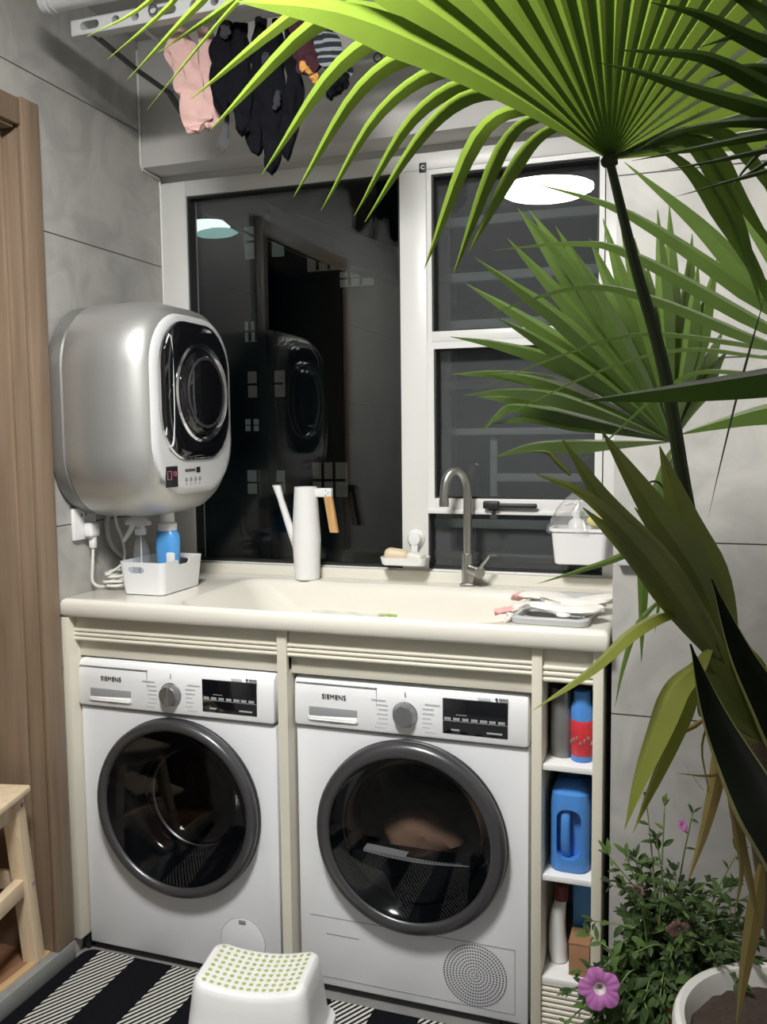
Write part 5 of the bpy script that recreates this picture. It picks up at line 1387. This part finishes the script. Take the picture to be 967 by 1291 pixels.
  ([(1.788,-1.012,1.748),(1.716,-1.012,1.825),(1.684,-1.012,1.86),(1.649,-1.014,1.888),(1.604,-1.02,1.9)], 0.0238, 0.35),
  ([(1.788,-1.012,1.748),(1.724,-1.012,1.801),(1.685,-1.012,1.837),(1.658,-1.015,1.844),(1.62,-1.02,1.836)], 0.0178, 0.35),
  ([(1.788,-1.012,1.748),(1.725,-1.019,1.739),(1.687,-1.023,1.716),(1.66,-1.026,1.702),(1.63,-1.029,1.699)], 0.0104, 0.35),
 ]),
 'E': ((-0.1, 0.6, 0.8), [
  ([(1.796,-1.009,1.52),(1.717,-1.016,1.507),(1.665,-1.021,1.5),(1.595,-1.028,1.492),(1.51,-1.038,1.484)], 0.0504, 0.3),
 ]),
 'G': ((-0.25, -0.95, 0.15), [
  ([(1.676,-0.726,1.124),(1.603,-0.777,1.239),(1.534,-0.825,1.333),(1.467,-0.876,1.443)], 0.0458, 0.45),
  ([(1.659,-0.751,1.146),(1.583,-0.8,1.269),(1.501,-0.851,1.365),(1.434,-0.891,1.401)], 0.0289, 0.45),
  ([(1.665,-0.739,1.143),(1.592,-0.788,1.272),(1.529,-0.83,1.353),(1.482,-0.862,1.421)], 0.0312, 0.45),
  ([(1.671,-0.706,1.136),(1.638,-0.733,1.244),(1.576,-0.773,1.344),(1.509,-0.818,1.454)], 0.0512, 0.45),
  ([(1.679,-0.693,1.133),(1.648,-0.718,1.237),(1.613,-0.745,1.326),(1.581,-0.773,1.431)], 0.0605, 0.45),
  ([(1.675,-0.695,1.122),(1.644,-0.715,1.203),(1.601,-0.741,1.282),(1.55,-0.771,1.349)], 0.0436, 0.45),
  ([(1.477,-0.866,1.396),(1.458,-0.871,1.416),(1.448,-0.873,1.426),(1.422,-0.882,1.427)], 0.007, 0.3),
  ([(1.667,-0.734,1.131),(1.603,-0.774,1.223),(1.553,-0.805,1.289),(1.49,-0.844,1.354)], 0.0421, 0.45),
 ]),
 'H': ((-0.3, -0.6, 0.7), [
  ([(1.664,-0.696,1.15),(1.623,-0.733,1.189),(1.598,-0.756,1.205),(1.554,-0.801,1.188),(1.504,-0.863,1.146),(1.442,-0.936,1.11)], 0.0251, 0.45),
 ]),
 'I': ((-0.5, -0.8, 0.3), [
  ([(1.652,-0.752,1.165),(1.632,-0.77,1.136),(1.605,-0.792,1.109),(1.586,-0.816,1.061),(1.564,-0.846,1.0),(1.549,-0.872,0.945)], 0.0416, 0.4),
  ([(1.654,-0.741,1.163),(1.636,-0.756,1.137),(1.623,-0.773,1.094),(1.601,-0.8,1.036),(1.573,-0.831,0.969),(1.558,-0.849,0.931)], 0.0274, 0.4),
 ]),
 'K': ((-0.2, -0.9, 0.3), [
  ([(1.574,-0.572,1.333),(1.555,-0.59,1.273),(1.554,-0.606,1.189),(1.554,-0.622,1.1)], 0.0195, 0.4),
  ([(1.598,-0.569,1.284),(1.581,-0.584,1.249),(1.579,-0.594,1.207),(1.573,-0.611,1.145)], 0.0097, 0.4),
  ([(1.6,-0.627,1.22),(1.552,-0.66,1.169),(1.532,-0.683,1.108),(1.522,-0.702,1.051)], 0.0105, 0.4),
  ([(1.613,-0.652,1.248),(1.559,-0.692,1.281),(1.506,-0.735,1.267),(1.425,-0.802,1.245)], 0.0123, 0.35),
 ]),
 'S': ((-0.2, -0.9, 0.3), [
  ([(1.589,-0.65,1.354),(1.578,-0.652,1.375),(1.563,-0.657,1.377),(1.535,-0.669,1.358)], 0.0035, 0.3),
  ([(1.704,-0.799,1.619),(1.675,-0.819,1.502),(1.652,-0.837,1.395),(1.641,-0.846,1.337)], 0.0034, 0.3),
 ]),
 'J': ((-0.3, -0.9, 0.2), [
  ([(1.718,-0.7,1.02),(1.689,-0.721,1.057),(1.66,-0.742,1.094),(1.632,-0.762,1.13)], 0.0369, 0.8),
  ([(1.718,-0.7,1.02),(1.692,-0.719,1.064),(1.667,-0.738,1.108),(1.642,-0.757,1.15)], 0.0369, 0.8),
  ([(1.718,-0.7,1.02),(1.698,-0.717,1.069),(1.678,-0.733,1.118),(1.659,-0.75,1.165)], 0.0369, 0.8),
  ([(1.718,-0.7,1.02),(1.705,-0.715,1.062),(1.692,-0.73,1.104),(1.68,-0.744,1.146)], 0.0369, 0.8),
  ([(1.718,-0.7,1.02),(1.712,-0.712,1.068),(1.705,-0.724,1.115),(1.699,-0.736,1.161)], 0.0369, 0.8),
  ([(1.718,-0.7,1.02),(1.69,-0.722,1.043),(1.662,-0.743,1.065),(1.635,-0.765,1.088)], 0.0369, 0.8),
  ([(1.718,-0.7,1.02),(1.693,-0.722,1.028),(1.67,-0.744,1.037),(1.646,-0.765,1.045)], 0.0369, 0.8),
  ([(1.718,-0.7,1.02),(1.719,-0.71,1.059),(1.719,-0.721,1.097),(1.72,-0.731,1.134)], 0.0369, 0.8),
 ]),
 'X': ((-0.3, -0.9, 0.2), [
  ([(1.673,-0.69,1.063),(1.664,-0.702,0.974),(1.648,-0.715,0.891),(1.626,-0.73,0.813)], 0.0246, 0.3),
  ([(1.684,-0.677,1.049),(1.684,-0.676,0.932),(1.7,-0.669,0.825),(1.691,-0.671,0.74)], 0.016, 0.3),
  ([(1.733,-0.588,0.791),(1.724,-0.579,0.696),(1.713,-0.57,0.599),(1.704,-0.561,0.498)], 0.0272, 0.3),
  ([(1.662,-0.693,1.075),(1.642,-0.721,1.013),(1.651,-0.738,0.952),(1.616,-0.758,1.001)], 0.0033, 0.3),
  ([(1.702,-0.666,0.989),(1.694,-0.662,0.88),(1.712,-0.651,0.794),(1.731,-0.639,0.705)], 0.0208, 0.3),
  ([(1.647,-0.711,1.05),(1.631,-0.727,1.042),(1.616,-0.743,1.035),(1.604,-0.761,1.017)], 0.0077, 0.3),
  ([(1.685,-0.695,0.969),(1.648,-0.718,0.969),(1.623,-0.733,0.974),(1.608,-0.742,0.977)], 0.0044, 0.3),
 ]),
}
PETIOLE = {
 'A': [(1.521,-0.869,1.778),(1.549,-0.827,1.663),(1.586,-0.774,1.527),(1.618,-0.715,1.346),(1.661,-0.654,1.157),(1.698,-0.609,1.042)],
 'B': [(1.591,-0.483,1.43),(1.615,-0.495,1.328),(1.647,-0.542,1.157),(1.694,-0.59,1.036)],
 'C': [(1.837,-0.631,1.549),(1.825,-0.592,1.328),(1.768,-0.586,1.149),(1.716,-0.593,1.038)],
 'D': [(1.788,-1.012,1.748),(1.823,-0.889,1.573),(1.814,-0.687,1.261),(1.726,-0.6,1.041)],
 'E': [(1.796,-1.009,1.52),(1.814,-0.888,1.381),(1.785,-0.705,1.176),(1.728,-0.599,1.035)],
 'trunk': [(1.701,-0.604,1.089),(1.718,-0.576,0.984),(1.757,-0.51,0.744),(1.802,-0.443,0.49),(1.818,-0.426,0.39)],
}
SNAKE = [
  ([(1.848,-0.505,0.572),(1.781,-0.656,0.795),(1.702,-0.835,0.997),(1.654,-0.926,1.117),(1.624,-0.97,1.213)], 0.0896, 0.55),
  ([(1.89,-0.46,0.553),(1.837,-0.61,0.854),(1.738,-0.774,1.068),(1.684,-0.846,1.176),(1.647,-0.882,1.273)], 0.0843, 0.55),
]

# ------------------------------------------------------------------ plants
def blade(bm, pts, w, js, n, fold=0.22, k=5, mi=0, edge_mi=None, tipw=0.03, w0=0.10, full=False):
    """one leaf segment: a folded strip that widens to js of its length, then tapers to a point"""
    P = smooth_path(pts, k)
    n = Vector(n).normalized()
    ln = [0.0]
    for a, b in zip(P, P[1:]):
        ln.append(ln[-1] + (b - a).length)
    tot = ln[-1]
    rows = []
    for i, p in enumerate(P):
        s = ln[i] / tot
        t = (P[min(i + 1, len(P) - 1)] - P[max(i - 1, 0)]).normalized()
        u = t.cross(n)
        if u.length < 0.15:
            u = t.cross(Vector((0.3, -0.9, 0.3)))
        u.normalize()
        if rows and u.dot(pu) < 0:
            u = -u
        pu = u
        v = u.cross(t)
        if v.dot(n) < 0:
            v = -v
        if s < js:
            q = s / js
            wd = w * (w0 + (1 - w0) * q) if not full else w * (w0 + (1 - w0) * math.sin(q * PI / 2))
        else:
            q = (s - js) / (1 - js)
            wd = w * max(tipw, (1 - q ** 1.5) * 0.98 + 0.02)
            wd = w * max(tipw, 1 - q * (0.55 + 0.45 * q))
        h = wd / 2
        if edge_mi is None:
            rows.append([bm.verts.new(p - u * h - v * (h * fold)), bm.verts.new(p + v * (h * fold)), bm.verts.new(p + u * h - v * (h * fold))])
        else:
            rows.append([bm.verts.new(p + u * (h * c) + v * (h * fold * (1 - abs(c)) * 1.2)) for c in (-1, -0.88, -0.4, 0, 0.4, 0.88, 1)])
    m = len(rows[0])
    for a, b in zip(rows, rows[1:]):
        for j in range(m - 1):
            f = bm.faces.new((a[j], a[j + 1], b[j + 1], b[j]))
            f.material_index = mi
            if edge_mi is not None and j in (0, m - 2):
                f.material_index = edge_mi
        if edge_mi is None:
            e = bm.edges.get((a[1], b[1]))
            e.smooth = False            # the crease of the fold

def mk_leaf(name, bm, mats, parent):
    """like mk but keeps the winding given, and shades smooth except along the folds"""
    bm.transform(world_of(parent).inverted())
    for f in bm.faces:
        f.smooth = True
    me = bpy.data.meshes.new(name); bm.to_mesh(me); bm.free()
    o = bpy.data.objects.new(name, me)
    for q in (mats if isinstance(mats, (list, tuple)) else [mats]):
        me.materials.append(q)
    o.parent = parent
    COL.objects.link(o)
    return o

POT = Vector((1.812, -0.444, 0.0))
t = thing('plant_pot', 'large white round pot of brown soil at the lower right', 'pot', tuple(POT))
bm = nb(); lathe(bm, POT, [(0.135, 0.0), (0.142, 0.006), (0.185, 0.36), (0.200, 0.385), (0.206, 0.400), (0.206, 0.432), (0.202, 0.441), (0.194, 0.444), (0.186, 0.440), (0.182, 0.428), (0.172, 0.37), (0.002, 0.36)], 'z', 64); mk('pot_body', bm, M['pot'], t)
bm = nb()
rows = []
rnd = random.Random(4)
nr, na = 16, 56
for i in range(nr):
    r = 0.181 * (i + 0.02) / (nr - 1)
    rows.append([bm.verts.new(POT + Vector((r * math.cos(2 * PI * j / na), r * math.sin(2 * PI * j / na), 0.412 - 0.010 * (i / nr) + rnd.uniform(-0.003, 0.006)))) for j in range(na)])
for a, b in zip(rows, rows[1:]):
    for j in range(na):
        bm.faces.new((a[j], a[(j + 1) % na], b[(j + 1) % na], b[j]))
o = mk('soil', bm, M['soil'], t); o['label'] = 'dark brown crumbly soil'

t = thing('fan_palm', 'tall fan palm with bright drooping fronds in the white pot', 'palm', (1.805, -0.440, 0.41))
bm = nb(); tube(bm, PETIOLE['trunk'], [0.018, 0.024, 0.028, 0.032, 0.034], 12, 5); mk('trunk', bm, M['fibre'], t)
spec = {'A': ('palm', 0.0052, 0.0095, 'stem'), 'B': ('palm_mid', 0.004, 0.007, 'stem_lt'), 'C': ('palm_mid', 0.004, 0.007, 'stem_lt'), 'D': ('palm_shaded', 0.004, 0.007, 'stem'), 'E': ('palm_shaded', 0.004, 0.007, 'stem'),
        'G': ('palm_young', 0, 0, None), 'H': ('palm_yellow', 0, 0, None), 'I': ('palm_yellow', 0, 0, None), 'K': ('palm_mid', 0, 0, None), 'S': ('stem', 0, 0, None), 'J': ('palm_young', 0, 0, None), 'X': ('palm_dry', 0, 0, None)}
nm = {'G': 'young_frond', 'H': 'arching_frond', 'I': 'folded_frond', 'K': 'hanging_leaflet', 'S': 'leaf_strand', 'J': 'folded_frond', 'X': 'dry_leaflet'}
for key, (n, segs) in PALM.items():
    mt, r0, r1, pm = spec[key]
    bm = nb()
    for q in segs:
        pts, w_, js = q[:3]
        blade(bm, pts, w_, js, q[3] if len(q) > 3 else n, fold={'A': 0.2, 'B': 0.42, 'C': 0.34}.get(key, 0.25), full=key in 'GHIX', w0=0.35 if key in 'GX' else (0.06 if key in 'AB' else 0.15))
    fr = mk_leaf(nm.get(key, 'frond'), bm, M[mt], t)
    if pm:
        bm = nb(); tube(bm, PETIOLE[key], [r0, r1, r1], 10, 6); mk('petiole', bm, M[pm], fr)
        if key == 'A':
            bm = nb(); lump(bm, PETIOLE[key][0], 0.010, (1.1, 1, 0.9), 2, 0.2, 2); mk('hub', bm, M[pm], fr)

t = thing('snake_plant', 'dark sword-shaped leaves with pale yellow margins rising beside the palm trunk', 'plant', (1.87, -0.50, 0.41))
for pts, w_, js in SNAKE:
    bm = nb(); blade(bm, pts, w_, js, (-0.35, -0.92, 0.15), fold=-0.28, k=9, edge_mi=1, w0=0.8)
    mk_leaf('leaf', bm, [M['snake'], M['snake_edge']], t)

# petunia by the wall
def leaf_at(bm, p, d, L_, W_, nrm, mi=0, droop=0.25):
    d = d.normalized(); u = d.cross(nrm)
    if u.length < 0.05:
        u = d.orthogonal()
    u.normalize(); v = u.cross(d).normalized()
    prof = ((0.0, 0.12), (0.2, 0.62), (0.45, 1.0), (0.72, 0.78), (0.9, 0.36), (1.0, 0.03))
    rows = []
    for s, k in prof:
        c = p + d * (L_ * s) - v * (droop * L_ * s * s)
        h = W_ * k / 2
        rows.append([bm.verts.new(c - u * h + v * h * 0.3), bm.verts.new(c), bm.verts.new(c + u * h + v * h * 0.3)])
    for a, b in zip(rows, rows[1:]):
        for j in range(2):
            bm.faces.new((a[j], a[j + 1], b[j + 1], b[j])).material_index = mi
PT = Vector((1.600, -0.170, 0.0))
t = thing('flower_pot', 'terracotta flower pot hidden behind the petunia leaves by the wall', 'pot', tuple(PT))
bm = nb(); lathe(bm, PT, [(0.070, 0.0), (0.073, 0.004), (0.094, 0.275), (0.106, 0.280), (0.108, 0.330), (0.102, 0.334), (0.096, 0.33), (0.091, 0.29), (0.002, 0.285)], 'z', 40); mk('pot_body', bm, M['terracotta'], t)
bm = nb(); lathe(bm, PT + Vector((0, 0, 0.305)), [(0.090, -0.004), (0.090, 0.004), (0.05, 0.010), (0.002, 0.008)], 'z', 30); mk('soil', bm, M['soil'], t)
t = thing('petunia', 'bushy petunia with small green leaves and one magenta flower by the tiled wall', 'flowering plant', (1.600, -0.170, 0.315))
rnd = random.Random(21)
stems = nb(); fol = nb()
def sprig(pts, nl, L0, mi=0, r=0.0022, spread=1.0):
    P = smooth_path(pts, 6)
    tube(stems, pts, [r, r * 0.6], 5, 6)
    for i in range(nl):
        s = (i + 0.6) / nl
        q = s * (len(P) - 1); a = int(min(q, len(P) - 2))
        p = P[a].lerp(P[a + 1], q - a)
        tdir = (P[min(a + 1, len(P) - 1)] - P[max(a - 1, 0)]).normalized()
        ang = i * 2.4 + rnd.uniform(-0.5, 0.5)
        o1 = tdir.orthogonal().normalized(); o2 = tdir.cross(o1)
        d = (o1 * math.cos(ang) + o2 * math.sin(ang)) * spread + tdir * 0.55 + Vector((0, -0.15, 0.1))
        L_ = L0 * rnd.uniform(0.65, 1.2) * (1 - 0.35 * s)
        m_ = mi if rnd.random() > 0.15 else 1 - mi
        leaf_at(fol, p, d, L_, L_ * rnd.uniform(0.32, 0.5), Vector((rnd.uniform(-.4, .4), -0.5, 1)), m_, rnd.uniform(0.1, 0.5))
    # tuft at the tip
    for k in range(4):
        d = (P[-1] - P[-3]).normalized() + Vector((rnd.uniform(-.8, .8), rnd.uniform(-.8, .4), rnd.uniform(-.2, .8)))
        leaf_at(fol, P[-1], d, L0 * rnd.uniform(0.4, 0.7), L0 * 0.2, Vector((0, -0.3, 1)), mi, 0.2)
base = PT + Vector((0, 0, 0.32))
for i in range(96):
    a = rnd.uniform(0, 2 * PI)
    rr = rnd.uniform(0.05, 0.165)
    tx = base.x + rr * math.cos(a) * 1.15 + 0.03
    ty = min(base.y + rr * math.sin(a) * 0.8 - 0.02, -0.03)
    tz = base.z + rnd.uniform(-0.08, 0.33) * (1.15 - rr / 0.26)
    p0 = base + Vector((rnd.uniform(-.05, .05), rnd.uniform(-.05, .05), -0.01))
    mid = p0.lerp(Vector((tx, ty, tz)), 0.5) + Vector((0, 0, 0.06))
    sprig([p0, mid, (tx, ty, tz)], rnd.randint(8, 13), 0.042)
for tip, L0, mi in (((1.545, -0.15, 0.690), 0.045, 0), ((1.582, -0.20, 0.705), 0.040, 1), ((1.635, -0.16, 0.680), 0.036, 0), ((1.51, -0.22, 0.600), 0.050, 1), ((1.475, -0.20, 0.585), 0.055, 1), ((1.72, -0.18, 0.62), 0.04, 0), ((1.76, -0.20, 0.56), 0.04, 0)):
    p0 = base + Vector((rnd.uniform(-.04, .04), rnd.uniform(-.04, .04), 0))
    sprig([p0, p0.lerp(Vector(tip), 0.5) + Vector((0, 0, 0.04)), tip], 8, L0, mi)
for i in range(40):
    a = R(rnd.uniform(185, 330))
    p0 = base + Vector((0.05 * math.cos(a), 0.05 * math.sin(a), 0.0))
    tip = base + Vector((rnd.uniform(0.12, 0.20) * math.cos(a), rnd.uniform(0.12, 0.18) * math.sin(a), rnd.uniform(-0.16, 0.06)))
    sprig([p0, p0.lerp(tip, 0.5) + Vector((0, 0, 0.05)), tip], 10, 0.044)
# paler shoots trailing left past the cabinet
for tip, mi in (((1.405, -0.24, 0.305), 1), ((1.428, -0.27, 0.370), 1), ((1.44, -0.25, 0.44), 1), ((1.395, -0.28, 0.255), 1), ((1.45, -0.32, 0.280), 0), ((1.425, -0.30, 0.22), 0), ((1.50, -0.30, 0.30), 0), ((1.55, -0.33, 0.26), 1), ((1.41, -0.29, 0.34), 0), ((1.47, -0.30, 0.24), 1), ((1.52, -0.33, 0.24), 0), ((1.58, -0.34, 0.30), 0), ((1.60, -0.35, 0.25), 1)):
    p0 = base + Vector((-0.07, -0.06, -0.01))
    sprig([p0, p0.lerp(Vector(tip), 0.45) + Vector((0, -0.03, 0.05)), tip], 12, 0.046, mi)
mk_leaf('stems', stems, M['stem_lt'], t)
fo = mk_leaf('foliage', fol, [M['herb'], M['herb_lt']], t)
def flower(c, d, r, mt, eye, nl=5):
    c = Vector(c); d = Vector(d).normalized()
    u = d.cross(Vector((0, 0, 1))).normalized(); v = u.cross(d)
    bm = nb()
    rows = []
    na = 50
    for k, (s, h) in enumerate(((0.04, -0.9), (0.12, -0.4), (0.30, -0.08), (0.55, 0.04), (0.8, 0.06), (1.0, -0.02))):
        row = []
        for j in range(na):
            a = 2 * PI * j / na
            lobe = 1 - (0.20 * s) * (0.5 - 0.5 * math.cos(nl * a)) ** 3
            ruf = 0.06 * s * s * math.sin(nl * 3 * a + 1)
            row.append(bm.verts.new(c + (u * math.cos(a) + v * math.sin(a)) * (r * s * lobe) + d * (r * (h * 0.8 + ruf))))
        rows.append(row)
    for i, (a, b) in enumerate(zip(rows, rows[1:])):
        for j in range(na):
            bm.faces.new((a[j], a[(j + 1) % na], b[(j + 1) % na], b[j])).material_index = 1 if i < 2 else 0
    o = mk_leaf('flower', bm, [mt, eye], t)
    return o
o = flower((1.473, -0.352, 0.392), (0.10, -0.95, 0.25), 0.040, M['petal'], M['petal_eye']); o['label'] = 'magenta trumpet flower'
o = flower((1.617, -0.205, 0.672), (0.6, -0.5, 0.5), 0.013, M['petal'], M['petal_pale']); o['label'] = 'tiny magenta bud'
o = flower((1.612, -0.285, 0.50), (0.2, -0.9, -0.4), 0.024, M['petal_pale'], M['petal_pale']); o['label'] = 'withered pinkish flower'
o = flower((1.535, -0.245, 0.545), (-0.3, -0.8, -0.3), 0.015, M['petal_pale'], M['petal_pale']); o['label'] = 'small withered flower'
